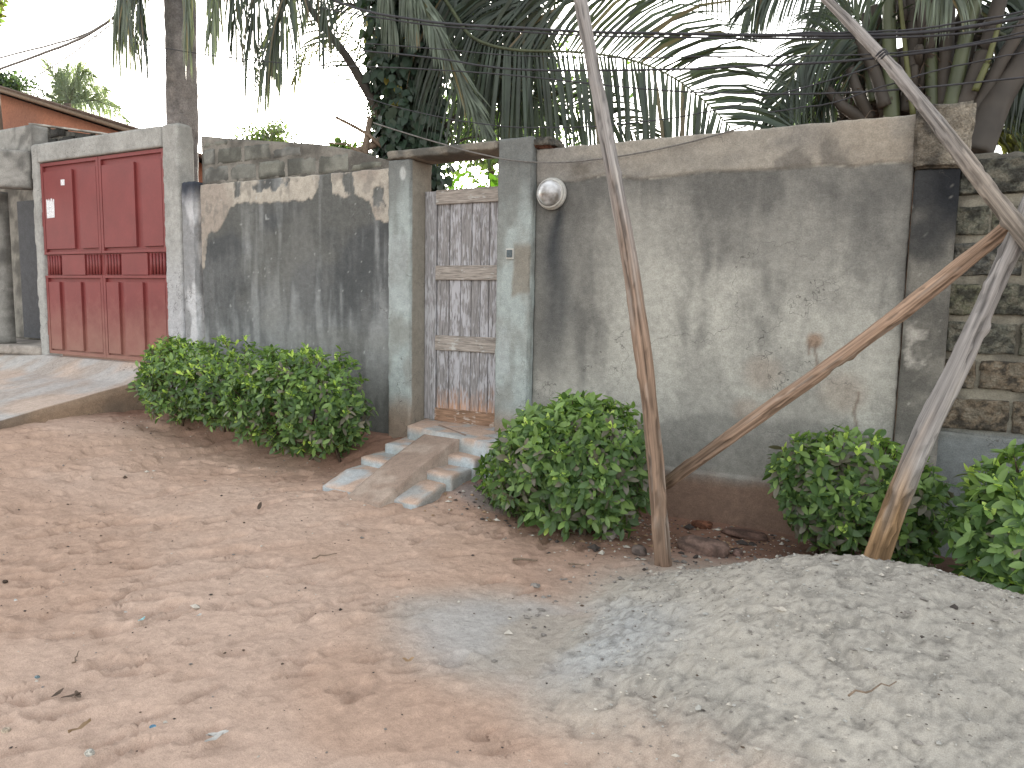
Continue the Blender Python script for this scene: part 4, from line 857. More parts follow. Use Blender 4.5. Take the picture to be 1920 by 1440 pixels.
#@@PALMS
# ================================================================== PALMS
def curve(pts, n):
    P_ = np.array(pts, float); s = np.concatenate([[0], np.cumsum(np.linalg.norm(np.diff(P_, axis=0), axis=1))]); s /= s[-1]; T = np.linspace(0, 1, n)
    C_ = np.stack([np.interp(T, s, P_[:, j]) for j in range(3)], 1)
    for _ in range(max(2, n//8)): C_[1:-1] = .5*C_[1:-1]+.25*(C_[:-2]+C_[2:])
    return C_, T
def frond(root, pts, L_, n, mat, droop=.5, ang=(50, 20), w_=.024, r0=.02, t0=.05, seed=0, rmat='rachis', side=(0, -1, .25), sides=(1, 1), jit=.12, name='frond', hang=0.0, mn=.35):
    """rachis through pts with two rows of strap leaflets"""
    rs = np.random.default_rng(seed); C_, T = curve(pts, 40); mb = MB(); mb.tube(C_, r0*(1-T*.85), 7)
    fr = mb.build(name, MAT[rmat], root)
    Tt = np.gradient(C_, axis=0); Tt /= np.linalg.norm(Tt, axis=1)[:, None]; V = []; Fc = []; k = 0
    nrm0 = np.array(side, float)
    for i in range(n):
        for sgn, on in ((1, sides[0]), (-1, sides[1])):
            if not on: continue
            t = t0+(1-t0)*(i+rs.random()*.5)/n; t = min(t, .999); j = t*39; a = int(j); p = C_[a]+(C_[min(a+1, 39)]-C_[a])*(j-a); tg = Tt[a]
            sv = np.cross(tg, nrm0); sv /= np.linalg.norm(sv)+1e-9; nv = np.cross(sv, tg)
            an = R(ang[0]+(ang[1]-ang[0])*t+rs.normal()*4); d = sv*sgn*math.sin(an)*on+tg*math.cos(an)+nv*rs.normal()*jit+rs.normal(size=3)*jit*.4; d /= np.linalg.norm(d)
            le = L_*(mn+(1-mn)*math.sin(math.pi*min(1, (t*.86+.12)))**.7)*rs.uniform(.85, 1.08)*(1 if on == 1 else on); ww = w_*rs.uniform(.8, 1.15)
            ns = 5; dr = droop*rs.uniform(.8, 1.2); pos = p.copy(); dd_ = d.copy(); base_n = np.cross(d, sv); wd = np.cross(dd_, np.array([0.2, -1, .3])+rs.normal(size=3)*.45); wd /= np.linalg.norm(wd)+1e-9
            for q in range(ns+1):
                u = q/ns; wq = ww*(.45+.55*min(1, u*5))*(1-u**2.2)*.5+.0008
                V += [pos-wd*wq, pos+wd*wq]
                dd_ = dd_+np.array([0, 0, -1.])*dr*(.35+hang+u)*.55; dd_ /= np.linalg.norm(dd_); pos = pos+dd_*le/ns
            Fc += [(k+2*q, k+2*q+1, k+2*q+3, k+2*q+2) for q in range(ns)]; k += 2*(ns+1)
    o = mk('leaflets', np.array(V), Fc, MAT[mat], fr, kind='stuff'); return fr
def A3(*p): return [at(*q) for q in p]
# --- left coconut palm: trunk built into the wall line
def trunk(root, pts, rads, cols_, name='trunk', ring=60, seed=0, mat='bark'):
    C_, T = curve(pts, 90); r_ = np.interp(T, np.linspace(0, 1, len(rads)), rads)*(1+.03*np.sin(T*ring*6.28)*.6); n = 20; q = np.arange(n)*2*math.pi/n; V = []
    for i in range(90): V.append(C_[i]+np.stack([np.cos(q), np.sin(q), 0*q], 1)*r_[i])
    V = np.concatenate(V); nz = fbm(V, (6, 6, 4), 4, seed); V[:, :2] += (V-np.repeat(C_, n, 0))[:, :2]*((nz-.5)*.22)[:, None]
    c = mix(const(V, lin(*cols_[0])*.75), lin(*cols_[1])*.72, ss(.38, .62, fbm(V, (5, 5, 2.5), 4, seed+1)))
    Fc = [(i*n+j, i*n+(j+1) % n, (i+1)*n+(j+1) % n, (i+1)*n+j) for i in range(89) for j in range(n)]+[tuple(range(n))[::-1], tuple(89*n+j for j in range(n))]
    return mk(name, V, Fc, MAT[mat], root, cols=c)
PT = thing('palm_tree', 'coconut palm with straight grey trunk rising beside the red gate post', 'palm tree', (-7.5, 5.95, 0), 'palm trees behind the wall')
Ya = 5.74
g0 = at(341, 340, Ya); g1 = at(338, 0, Ya)
trunk(PT, [(g0[0]-.0, Ya, .0), (g0[0], Ya, 1.5), g0, at(342, 230, Ya), g1, at(333, -200, Ya), at(328, -420, Ya)], [.185, .18, .172, .17, .165, .16, .155], ((124, 119, 116), (94, 91, 90)), seed=3)
fl = [  # pts, L, n, mat, droop, ang, extra
 ([(330, -330, 5.7), (270, -200, 5.5), (238, -80, 5.3), (232, 10, 5.2), (250, 70, 5.2)], .62, 60, 'palm_g', .9, (45, 15), dict(hang=.4)),
 ([(340, -330, 5.7), (315, -220, 5.3), (270, -110, 5.2), (258, -20, 5.15), (268, 70, 5.1)], .55, 60, 'palm', .9, (40, 12), dict(hang=.4)),
 ([(335, -330, 5.6), (350, -180, 5.3), (352, -80, 5.2), (350, 0, 5.2), (353, 60, 5.2)], .45, 60, 'palm_g', 1.0, (35, 12), dict(hang=.4)),
 ([(345, -330, 5.7), (400, -240, 5.6), (435, -120, 5.5), (445, -20, 5.4), (440, 40, 5.4)], .6, 60, 'palm', .9, (50, 20), dict(hang=.3)),
 ([(340, -330, 5.7), (440, -300, 5.6), (520, -180, 5.4), (545, -60, 5.3), (535, 25, 5.3), (500, 90, 5.3)], .85, 56, 'palm', .9, (60, 22), dict(hang=.2)),
 ([(330, -330, 5.8), (290, -200, 5.5), (250, -110, 5.3), (225, -30, 5.2), (222, 40, 5.2)], .75, 60, 'palm_g', 1.1, (35, 12), dict(hang=.6, w_=.018)),
 ([(340, -330, 5.8), (380, -200, 5.6), (400, -100, 5.5), (402, 0, 5.4), (395, 60, 5.4)], .6, 56, 'palm_g', 1.0, (45, 15), dict(hang=.5, w_=.018)),
 ([(340, -330, 5.8), (480, -260, 5.6), (560, -160, 5.5), (600, -60, 5.4), (612, 40, 5.4)], .7, 56, 'palm', 1.0, (50, 18), dict(hang=.3, w_=.018)),
 ([(345, -330, 5.8), (430, -250, 5.6), (480, -140, 5.5), (487, -40, 5.4), (470, 60, 5.4)], .8, 56, 'palm', 1.0, (55, 18), dict(hang=.4, w_=.018)),
 ([(560, -60, 5.6), (540, 0, 5.6), (520, 40, 5.6), (500, 110, 5.6)], .75, 26, 'palm_g', 1.0, (55, 14), dict(hang=.2)),
]
for k, (p, L_, n, m_, dr, an, ex) in enumerate(fl): frond(PT, A3(*p), L_*1.3, int(n*1.35), m_, dr, an, seed=k, mn=.8, **{'w_': .017, **ex})
# --- central ivy clad palm
CT = thing('palm_tree', 'thick palm trunk smothered in dark climbing leaves behind the wooden door', 'palm tree', (-5.3, 7.0, 0), 'palm trees behind the wall')
Yc = 6.9
trunk(CT, [(at(770, 300, Yc)[0], Yc, 0), at(772, 300, Yc), at(770, 100, Yc), at(775, -60, Yc), at(780, -300, Yc)], [.36, .33, .30, .30, .30], ((70, 62, 54), (44, 40, 36)), seed=6)
cl = [
 (A3((790, -60, 6.7), (850, 20, 6.5), (880, 75, 6.3), (960, 96, 6.2), (1080, 96, 6.15), (1190, 110, 6.1), (1280, 150, 6.1), (1360, 225, 6.1), (1420, 300, 6.1)), 1.35, 112, 'palm', .7, (88, 48), dict(w_=.036, r0=.022, side=(0, -1, .05), jit=.04, t0=.1)),
 (A3((800, 60, 6.7), (900, 120, 6.6), (1010, 190, 6.5), (1100, 205, 6.4), (1160, 230, 6.4), (1230, 278, 6.4)), .75, 70, 'palm', .6, (75, 35), dict(w_=.024, r0=.018, side=(0, -1, .05))),
 (A3((740, -120, 6.4), (775, -30, 6.2), (820, 60, 6.0), (870, 160, 5.95), (918, 252, 5.95)), .55, 120, 'palm_g', .15, (12, 7), dict(w_=.030, r0=.03, jit=.08)),
 (A3((730, -140, 6.4), (725, -30, 6.2), (730, 10, 6.2), (740, 50, 6.2)), .62, 80, 'palm_g', 1.0, (30, 15), dict(w_=.022, hang=.6)),
 (A3((760, -140, 6.4), (765, -30, 6.1), (770, 10, 6.1), (780, 40, 6.1)), .6, 80, 'palm_g', 1.0, (30, 12), dict(w_=.022, hang=.6)),
 (A3((790, -80, 6.7), (880, -60, 6.6), (950, -20, 6.5), (1000, 40, 6.4), (1020, 90, 6.4)), .8, 80, 'palm', .9, (60, 22), dict(w_=.028)),
 (A3((790, -80, 6.8), (860, -20, 6.8), (920, 60, 6.8), (950, 140, 6.7), (960, 210, 6.7)), .75, 80, 'palm', .8, (60, 25), dict(w_=.030)),
 (A3((800, -20, 7.4), (860, 40, 7.4), (910, 110, 7.4), (930, 190, 7.4)), .8, 80, 'palm', .7, (60, 28), dict(w_=.032)),
 (A3((800, 130, 7.2), (880, 160, 7.3), (960, 180, 7.3), (1040, 230, 7.3)), .8, 60, 'palm', .7, (70, 30), dict(w_=.026)),
 (A3((840, -60, 6.9), (920, 20, 6.9), (980, 90, 6.9), (1010, 170, 6.9)), .8, 80, 'palm', .9, (55, 25), dict(w_=.030)),
 (A3((790, -160, 6.8), (900, -150, 6.7), (1010, -100, 6.6), (1050, -20, 6.5)), .6, 60, 'palm', 1.0, (60, 25), dict(w_=.022)),
 (A3((1000, -210, 6.6), (1130, -160, 6.5), (1210, -110, 6.5), (1260, -60, 6.5)), .75, 44, 'palm', 1.0, (70, 25), dict(w_=.02)),
 (A3((1010, -200, 6.4), (1180, -150, 6.4), (1300, -90, 6.4), (1370, -20, 6.4)), .75, 50, 'palm', 1.0, (70, 25), dict(w_=.018)),
 (A3((1300, -200, 6.6), (1380, -140, 6.5), (1450, -100, 6.5), (1500, -60, 6.5)), .55, 50, 'palm', 1.0, (60, 25), dict(w_=.018)),
 (A3((735, 250, 6.6), (700, 190, 6.5), (650, 105, 6.4), (590, 30, 6.3), (540, -50, 6.2), (470, -130, 6.2)), .55, 60, 'palm', .55, (60, 30), dict(w_=.02, r0=.065, rmat='rachis_b', t0=.05, jit=.2)),
 (A3((760, 60, 6.8), (700, 20, 6.7), (650, 5, 6.7), (600, 20, 6.6)), .5, 50, 'palm', .6, (60, 30), dict(w_=.02, rmat='rachis_b', r0=.035)),
 (A3((700, 110, 6.8), (650, 60, 6.6), (615, 65, 6.6), (570, 100, 6.6), (548, 160, 6.6)), .45, 40, 'palm_y', .8, (55, 20), dict(w_=.018, r0=.012)),
 (A3((820, 250, 6.9), (880, 195, 6.8), (930, 182, 6.8), (1000, 188, 6.8)), .35, 24, 'palm', .8, (60, 30), dict(w_=.018, r0=.03, rmat='rachis_b')),
 (A3((820, 290, 6.9), (870, 260, 6.8), (920, 252, 6.8), (990, 268, 6.8)), .4, 30, 'palm', .6, (60, 30), dict(w_=.014, r0=.018, rmat='rachis_b')),
]
for k, (p, L_, n, m_, dr, an, ex) in enumerate(cl): frond(CT, p, L_, n, m_, dr, an, seed=20+k, **ex)
# ivy
heart = (np.array([(0, 0, 0), (.12, -.36, .05), (.12, .36, .05), (.45, -.38, .04), (.45, 0, 0), (.45, .38, .04), (.8, -.16, -.06), (.8, .16, -.06), (1, 0, -.15)], float), [(0, 1, 3, 4), (0, 4, 5, 2), (4, 3, 6, 8), (4, 8, 7, 5)])
rs = np.random.default_rng(5); lv = []
for k in range(4200):
    q = rs.uniform(-math.pi*1.05, .05*math.pi); zz_ = rs.uniform(2.2, 6.2); rr_ = rs.uniform(.32, .56)*(1+.25*(vnoise(np.array([[q*1.5, zz_*2, 1.]]))[0]-.5)*2)
    cx = np.interp(zz_, [0, 3.3, 4.4, 5.2], [at(770, 300, Yc)[0], at(775, 280, Yc)[0], at(772, 100, Yc)[0], at(775, -60, Yc)[0]])
    p = np.array([cx+rr_*math.cos(q), Yc+rr_*math.sin(q), zz_]); out = np.array([math.cos(q), math.sin(q), 0]); d = np.array([0, 0, -1.])+out*.35+rs.normal(size=3)*.35
    B_ = basis(d, out+rs.normal(size=3)*.3, 0); s = rs.uniform(.07, .14); dist = np.linalg.norm(p-CAM); v = (CAM-p)/dist
    lv.append((p, B_, s, 1 if rs.random() < .012 else 0, s*s/dist**2*abs(B_[:, 2]@v)*(1 if out@v > 0 else .05)*(rr_ > .42)*(p[2] > 2.9)*(p[2] < 5)))
place_leaves(CT, lv, [MAT['ivy'], MAT['ivy_y']], 'ivy_leaf', 300, heart)
# dead branches left of it
t = thing('dead_branch', 'cut bare branches poking above the wall left of the ivy trunk', 'branch', tuple(at(690, 300, 6.3)))
mb = MB(); mb.tube(A3((630, 220, 6.3), (660, 235, 6.3), (690, 252, 6.3), (715, 275, 6.4)), [.018, .018, .02, .02], 8)
mb.tube(A3((684, 310, 6.3), (686, 270, 6.3), (694, 222, 6.4)), [.035, .035, .03], 8); mb.tube(A3((640, 290, 6.3), (680, 280, 6.3), (720, 262, 6.5)), [.03, .04, .05], 8)
mb.tube(A3((600, 268, 6.4), (650, 270, 6.3), (700, 300, 6.2), (730, 300, 6.4)), [.008, .01, .012, .012], 6); mb.build('branch', MAT['deadbranch'], t)
# --- right oil palm
OT = thing('palm_tree', 'stout oil palm with many upright stalks crowding above the dark pillar', 'palm tree', (-.25, 7.0, 0), 'palm trees behind the wall')
Yo = 7.0
trunk(OT, [(at(1690, 260, Yo)[0], Yo, 0), (at(1690, 260, Yo)[0], Yo, 1.8), at(1690, 260, Yo), at(1700, 170, Yo), at(1715, 100, Yo)], [.50, .52, .60, .50, .22], ((96, 78, 66), (58, 46, 40)), seed=9, ring=14)
def stalk(pts, r_, mat='rachis', name='stalk'):
    C_, T = curve(A3(*pts), 24); mb = MB(); mb.tube(C_, np.interp(T, [0, 1], r_), 7); return mb.build(name, MAT[mat], OT)
for p, r_, m_ in (([(1672, 230, 6.45), (1668, 100, 6.4), (1664, -60, 6.4)], (.06, .038), 'rachis'), ([(1712, 215, 6.4), (1698, 100, 6.35), (1682, -60, 6.3)], (.02, .012), 'palm_y'),
                  ([(1700, 210, 6.5), (1712, 100, 6.5), (1708, -60, 6.5)], (.06, .04), 'rachis_b'), ([(1750, 210, 6.5), (1744, 80, 6.5), (1740, -60, 6.5)], (.05, .036), 'rachis'),
                  ([(1725, 160, 6.7), (1727, 60, 6.7), (1728, -60, 6.7)], (.05, .04), 'rachis_b'), ([(1770, 200, 6.5), (1775, 80, 6.5), (1782, -60, 6.5)], (.06, .04), 'rachis_b'),
                  ([(1780, 215, 6.4), (1808, 80, 6.4), (1845, -60, 6.4)], (.06, .04), 'rachis'), ([(1800, 215, 6.4), (1850, 90, 6.4), (1890, -60, 6.4)], (.07, .045), 'rachis_b'),
                  ([(1820, 230, 6.4), (1880, 110, 6.4), (1960, -20, 6.4)], (.055, .04), 'rachis_b'), ([(1828, 170, 6.3), (1850, 120, 6.3), (1875, 40, 6.3)], (.025, .015), 'palm_y'),
                  ([(1825, 290, 6.3), (1868, 190, 6.4), (1945, 70, 6.5)], (.12, .07), 'rachis_b'), ([(1660, 200, 6.4), (1640, 130, 6.4), (1595, 50, 6.4), (1530, -30, 6.4)], (.05, .03), 'rachis_b'),
                  ([(1640, 190, 6.5), (1625, 110, 6.5), (1600, 60, 6.5)], (.05, .03), 'rachis'), ([(1630, 220, 6.5), (1610, 180, 6.4), (1594, 128, 6.4)], (.05, .035), 'rachis_b'),
                  ([(1620, 225, 6.5), (1580, 200, 6.4), (1550, 165, 6.4)], (.05, .035), 'rachis_b')):
    stalk(p, r_, m_)
for k in range(70):     # cut frond stubs and fibre round the base
    q = rs.uniform(-math.pi, 0); zz_ = rs.uniform(3.0, 3.75); c_ = np.array([at(1700, 180, Yo)[0], Yo, 0]); out = np.array([math.cos(q), math.sin(q), 0])
    p = c_+out*.42+np.array([0, 0, zz_]); e = p+out*rs.uniform(.05, .22)+np.array([0, 0, rs.uniform(.12, .35)])+rs.normal(size=3)*.03
    mb = MB(); mb.tube([p, (p+e)/2+out*.01, e], [.05, .04, .028], 6, jit=.2); mb.build('stub', MAT['rachis_b'], OT)
mb = MB()
for k in range(260):
    q = rs.uniform(-math.pi, 0); c_ = np.array([at(1705, 180, Yo)[0], Yo, 0]); out = np.array([math.cos(q), math.sin(q), 0]); p = c_+out*rs.uniform(.4, .55)+np.array([0, 0, rs.uniform(3.0, 3.7)])
    d = out*.3+rs.normal(size=3)*.5+np.array([0, 0, .2]); mb.tube([p, p+d*.12, p+d*.2+np.array([0, 0, -.06])], .004, 4, cap=False)
mb.build('fibre', MAT['branch'], OT, kind='stuff')
ol = [
 (A3((1660, 120, 6.5), (1620, 70, 6.4), (1560, 62, 6.3), (1510, 100, 6.3), (1470, 170, 6.3), (1445, 250, 6.3)), .55, 80, 'palm', .8, (65, 30), dict(w_=.024)),
 (A3((1650, 130, 6.6), (1600, 110, 6.5), (1560, 120, 6.5), (1530, 180, 6.5), (1520, 250, 6.5)), .5, 60, 'palm', .8, (60, 30), dict(w_=.022)),
 (A3((1660, -40, 6.5), (1600, -80, 6.4), (1520, -70, 6.3), (1450, -40, 6.3), (1400, 20, 6.3)), .6, 70, 'palm', .95, (65, 30), dict(w_=.022)),
 (A3((1700, -60, 6.3), (1730, -80, 6.2), (1760, -60, 6.1), (1785, 0, 6.1)), .5, 40, 'palm_g', .9, (50, 20), dict(w_=.02)),
 (A3((1830, 60, 6.6), (1870, 60, 6.6), (1920, 90, 6.6), (1960, 170, 6.6)), .6, 60, 'palm', .8, (60, 30), dict(w_=.024)),
 (A3((1800, 20, 6.8), (1860, -20, 6.8), (1930, -20, 6.8), (1990, 40, 6.8)), .7, 70, 'palm', .8, (65, 30), dict(w_=.026)),
 (A3((1830, 210, 6.9), (1880, 180, 6.9), (1930, 190, 6.9), (1980, 240, 6.9)), .6, 60, 'palm', .7, (60, 30), dict(w_=.022)),
 (A3((1830, 260, 7.2), (1860, 240, 7.2), (1900, 250, 7.2), (1950, 300, 7.2)), .5, 50, 'palm_y', .6, (60, 30), dict(w_=.02)),
 (A3((1800, 120, 7.4), (1850, 100, 7.4), (1900, 140, 7.4), (1930, 220, 7.4)), .6, 60, 'palm', .8, (60, 30), dict(w_=.022)),
 (A3((1640, 60, 7.2), (1600, 20, 7.2), (1560, 10, 7.2), (1520, 30, 7.2)), .5, 50, 'palm', .8, (60, 30), dict(w_=.018)),
]
for k, (p, L_, n, m_, dr, an, ex) in enumerate(ol): frond(OT, p, L_, n, m_, dr, an, seed=50+k, **ex)
# --- far palm on the left horizon
FT = thing('palm_tree', 'distant small palm showing its crown above the orange house roof', 'palm tree', tuple(at(135, 240, 24)*np.array([1, 1, 0])), 'palm trees behind the wall')
c_ = at(130, 195, 24)
trunk(FT, [(c_[0], 24, 0), (c_[0], 24, c_[2]*.5), c_], [.3, .25, .25], ((110, 100, 90), (80, 72, 66)), seed=12)
for k, e in enumerate(((85, 110), (105, 150), (125, 120), (150, 120), (175, 140), (200, 165), (225, 200), (240, 225), (190, 190), (160, 130), (95, 180), (110, 130))):
    m_ = ((130+e[0])/2, min(e[1], 195)-8 if e[0] > 170 else (195+e[1])/2); frond(FT, A3((130, 195, 24), (m_[0], m_[1], 24), (e[0], e[1]+5, 23.5+k % 3*.4)), 1.3, 90, 'palm_far', .5, (55, 22), w_=.035, r0=.04, seed=80+k)
# --- broadleaf trees seen over walls
def tree(label, px, py, Y, rx, rz, n, s, mats, seed, base_py=None, name='tree'):
    rs = np.random.default_rng(seed); c = at(px, py, Y); root = thing(name, label, 'tree', (c[0], c[1], 0), 'broadleaf trees beyond the wall')
    mb = MB(); mb.tube([(c[0], Y, 0), (c[0]+.1, Y, c[2]*.6), c], [.14, .1, .03], 8); 
    for k in range(9): e = c+rs.normal(size=3)*np.array([rx, rx*.6, rz])*.5; mb.tube([c-np.array([0, 0, rz*.8]), (c+e)/2-np.array([0, 0, .1]), e], [.04, .025, .008], 5, cap=False)
    mb.build('trunk', MAT['branch'], root); V = []; n_c = max(8, n//45); ctr = [c+rs.normal(size=3)*np.array([rx, rx*.6, rz])*.5 for _ in range(n_c)]; mi = []
    Fc = []; k4 = 0
    for k in range(n):
        p = ctr[k % n_c]+rs.normal(size=3)*np.array([rx, rx*.7, rz])*.24; d = rs.normal(size=3)+np.array([0, 0, -.4]); B_ = basis(d, rs.normal(size=3)); q = np.array([(0, 0, 0), (.5, -.24, .03), (1, 0, -.1), (.5, .24, .03)])@(B_*s*rs.uniform(.7, 1.2)).T+p
        V.append(q); Fc.append((k4, k4+1, k4+2, k4+3)); k4 += 4; mi.append(rs.integers(0, len(mats)))
    mk('crown', np.concatenate(V), Fc, mats, root, midx=mi, kind='stuff')
tree('rounded dark tree beyond the roof at the far left edge', 10, 160, 22, 1.6, .7, 2600, .22, [MAT['leaf_a'], MAT['ivy']], 1)
tree('small pale tree top just over the wall between trunk and ivy palm', 500, 262, 20, 1.0, .5, 2200, .16, [MAT['leaf_b'], MAT['palm_g']], 2)
tree('hazy tree seen through the fronds behind the gateway', 920, 230, 16, 2.2, 1.3, 4200, .2, [MAT['leaf_b'], MAT['leaf_a']], 3)
tree('leafy branch of a tree hanging in the top left corner', -20, 10, 9, .35, .35, 700, .16, [MAT['leaf_b'], MAT['palm_y']], 4)
tree('green tree showing beneath the left frond of the oil palm', 1580, 190, 10, .5, .45, 1500, .13, [MAT['leaf_b'], MAT['leaf_a']], 5)
tree('tuft of greenery on the wall top left of the dead branches', 640, 275, 6.6, .22, .06, 260, .06, [MAT['leaf_b'], MAT['leaf_a']], 6)
# bright garden plant seen over the door
rs = np.random.default_rng(11); c_ = at(880, 350, 8.2); t = thing('garden_plant', 'bright green long leaved plant seen over the top of the wooden door', 'plant', (c_[0], c_[1], 0))
mb = MB(); [mb.tube([(c_[0]+k*.12, 8.2, 0), (c_[0]+k*.16, 8.2, c_[2]-.2)], .03, 6) for k in (-3, -1, 1, 3)]; mb.build('stem', MAT['rachis'], t)
for k in range(46):
    p = c_+np.array([rs.uniform(-.75, .75), rs.uniform(-.3, .5), rs.uniform(-.4, .0)]); d = np.array([rs.uniform(-1, 1), rs.uniform(-.7, .3), rs.uniform(.1, .9)]); d /= np.linalg.norm(d); V = []; L_ = rs.uniform(.35, .6); sv = np.cross(d, [0, 0, 1]); sv /= np.linalg.norm(sv)
    for q in range(8):
        u = q/7; w_ = .055*math.sin(math.pi*min(1, u*.9+.1))**.8; pp = p+d*L_*u+np.array([0, 0, -.5*L_*u*u]); V += [pp-sv*w_+[0, 0, .02], pp, pp+sv*w_+[0, 0, .02]]
    Fc = []
    for q in range(7): a = q*3; Fc += [(a, a+3, a+4, a+1), (a+1, a+4, a+5, a+2)]
    mk('leaf', V, Fc, MAT['garden'], t)
#@@DEBRIS
# ================================================================== STONES AND LITTER
def rock(label, px, py, size, c, seed, zoff=0.0, cat='stone', name='stone', flat=1.0, Z=0.0):
    p = onz(px, py, Z); z0 = surf(p[0], p[1]); p = onz(px, py, z0); z0 = surf(p[0], p[1])
    u = np.linspace(0, math.pi, 12); v = np.linspace(0, 2*math.pi, 18, endpoint=False); V = [(0, 0, 1)]+[(math.sin(a)*math.cos(b), math.sin(a)*math.sin(b), math.cos(a)) for a in u[1:-1] for b in v]+[(0, 0, -1)]; V = np.array(V)
    k = V*(1+.7*(fbm(V, (1.4, 1.4, 1.4), 3, seed)-.5))[:, None]; k = np.sign(k)*np.abs(k)**.85; k = k*np.array(size)/2; Fc = []; n = 18
    for j in range(n): Fc.append((0, 1+j, 1+(j+1) % n))
    for i in range(9):
        for j in range(n): a = 1+i*n; Fc.append((a+j, a+n+j, a+n+(j+1) % n, a+(j+1) % n))
    e = len(V)-1; a = 1+9*n; Fc += [(e, a+(j+1) % n, a+j) for j in range(n)]
    W_ = k+np.array([p[0], p[1], z0+size[2]*.5*(.75+zoff)]); cc = mix(const(V, lin(*c)*.78), lin(*[x_*.7 for x_ in c])*.76, ss(.4, .6, fbm(V, (3, 3, 3), 3, seed+2)))
    return tag(mk(name, W_, Fc, MAT['stone'], base=(p[0], p[1], z0), cols=cc), label, cat)
rock('pale flat angular stone at the foot of the round shrub', 1143, 1008, (.10, .09, .06), (168, 158, 150), 1)
rock('dark rounded cobble left of the upright pole', 1197, 1040, (.10, .08, .07), (112, 100, 94), 2)
rock('large half buried grey boulder right of the upright pole', 1322, 1035, (.36, .20, .13), (124, 102, 92), 3, -.35)
rock('small pinkish stone between boulder and sand heap', 1383, 1042, (.07, .06, .05), (140, 114, 104), 4)
rock('flat brownish stone slab behind the boulder near the wall foot', 1395, 1005, (.34, .16, .06), (112, 88, 78), 5, -.3)
rock('reddish broken brick lump against the wall behind the boulder', 1316, 990, (.16, .07, .07), (126, 84, 64), 6, -.1)
rock('grey white pebble near the bottom left of the road', 168, 1418, (.035, .03, .028), (190, 186, 176), 7)
rock('pale pebble at the far left bottom edge', 12, 1373, (.03, .025, .02), (196, 180, 160), 8)
rock('small light blue pebble lying on the sandy road', 287, 1366, (.024, .022, .016), (120, 170, 200), 9)
rock('small bluish grey pebble near the left edge of the road', 70, 1272, (.022, .02, .014), (120, 140, 146), 10)
rock('dark clod on the road near the left edge', 10, 1093, (.03, .025, .02), (80, 66, 56), 11)
rock('white chip of cement by the front of the round shrub', 1026, 992, (.10, .04, .02), (150, 142, 132), 12, -.3)
def crumple(name, label, cat, px, py, size, mat, seed, n=1, spread=.05):
    rs = np.random.default_rng(seed); p = onz(px, py, 0.0); z0 = surf(p[0], p[1]); p = onz(px, py, z0+.01); mb = MB()
    for k in range(n):
        o = np.array([p[0]+rs.normal()*spread, p[1]+rs.normal()*spread*.5, z0+.014]); a = rs.random()*6.28; g = []
        for i in range(5):
            for j in range(4):
                u, v = (i/4-.5)*size[0], (j/3-.5)*size[1]*math.sin(math.pi*(i+.6)/5.2); g.append(o+np.array([u*math.cos(a)-v*math.sin(a), u*math.sin(a)+v*math.cos(a), size[2]*(.5+rs.random()*.5)*(1+abs(i-2)*.5)]))
        mb.add(g, [(i*4+j, i*4+4+j, i*4+5+j, i*4+1+j) for i in range(4) for j in range(3)])
    return tag(mb.build(name, mat, base=(p[0], p[1], z0)), label, cat)
crumple('plastic_scrap', 'shred of white plastic film on the road near the bottom edge', 'litter', 405, 1382, (.07, .025, .008), MAT['white'], 1, 3, .015)
m = paintmat('turquoise_plastic', rough=.4, bump=.05, color=(.25, .48, .5)); crumple('plastic_scrap', 'turquoise scrap of plastic trodden into the road', 'litter', 268, 1162, (.05, .02, .006), m, 2)
crumple('paper_scrap', 'small white scrap right of the turquoise plastic', 'litter', 368, 1140, (.03, .02, .006), MAT['white'], 3)
crumple('paper_scrap', 'small white scrap at the left edge of the road', 'litter', 38, 1131, (.03, .015, .006), MAT['white'], 4)
crumple('paper_scrap', 'tiny white scrap just left above the turquoise plastic', 'litter', 257, 1150, (.022, .015, .006), MAT['white'], 5)
crumple('dead_leaf', 'long curled brown leaf or bark strip on the road below the steps', 'leaf', 468, 952, (.20, .03, .006), MAT['branch'], 6)
crumple('dead_leaf', 'pale curled dry leaf near the bottom left corner', 'leaf', 146, 1374, (.09, .02, .014), MAT['dryleaf'], 7)
crumple('dead_leaf', 'dark crumpled leaf litter on the road near the bottom left', 'leaf', 132, 1306, (.07, .02, .005), MAT['branch'], 8, 3, .03)
crumple('dead_leaf', 'brown curled leaf in the middle foreground of the road', 'leaf', 778, 1250, (.05, .03, .014), MAT['dryleaf'], 9)
def twig(label, a, b, r_, seed, mat='deadbranch'):
    P0 = onz(*a, 0); P1 = onz(*b, 0); z0 = surf(P0[0], P0[1]); z1 = surf(P1[0], P1[1]); P0 = onz(*a, z0); P1 = onz(*b, z1); rs = np.random.default_rng(seed); T = np.linspace(0, 1, 7); C_ = P0+(P1-P0)*T[:, None]; C_[:, 2] = np.interp(T, [0, 1], [z0, z1])+.018
    C_[1:-1] += rs.normal(size=(5, 3))*np.linalg.norm(P1-P0)*.03; mb = MB(); mb.tube(C_, np.linspace(r_, r_*.5, 7), 6); tag(mb.build('twig', MAT[mat], base=(P0[0], P0[1], z0)), label, 'twig', 'twigs lying about')
twig('thick short twig with pale end below the round shrub', (962, 1054), (1008, 1056), .010, 1)
twig('thin straight twig on the road left of centre', (585, 1052), (632, 1043), .005, 2)
twig('short twig with curled end left of the upright pole', (1066, 1062), (1096, 1064), .007, 3)
twig('thin twig lying on the grey sand heap at lower right', (1590, 1315), (1680, 1288), .0035, 4)
twig('arched root by the foot of the upright pole', (1210, 988), (1240, 1002), .008, 5)
twig('small pale twig near the left bottom of the road', (136, 1250), (148, 1228), .004, 6)
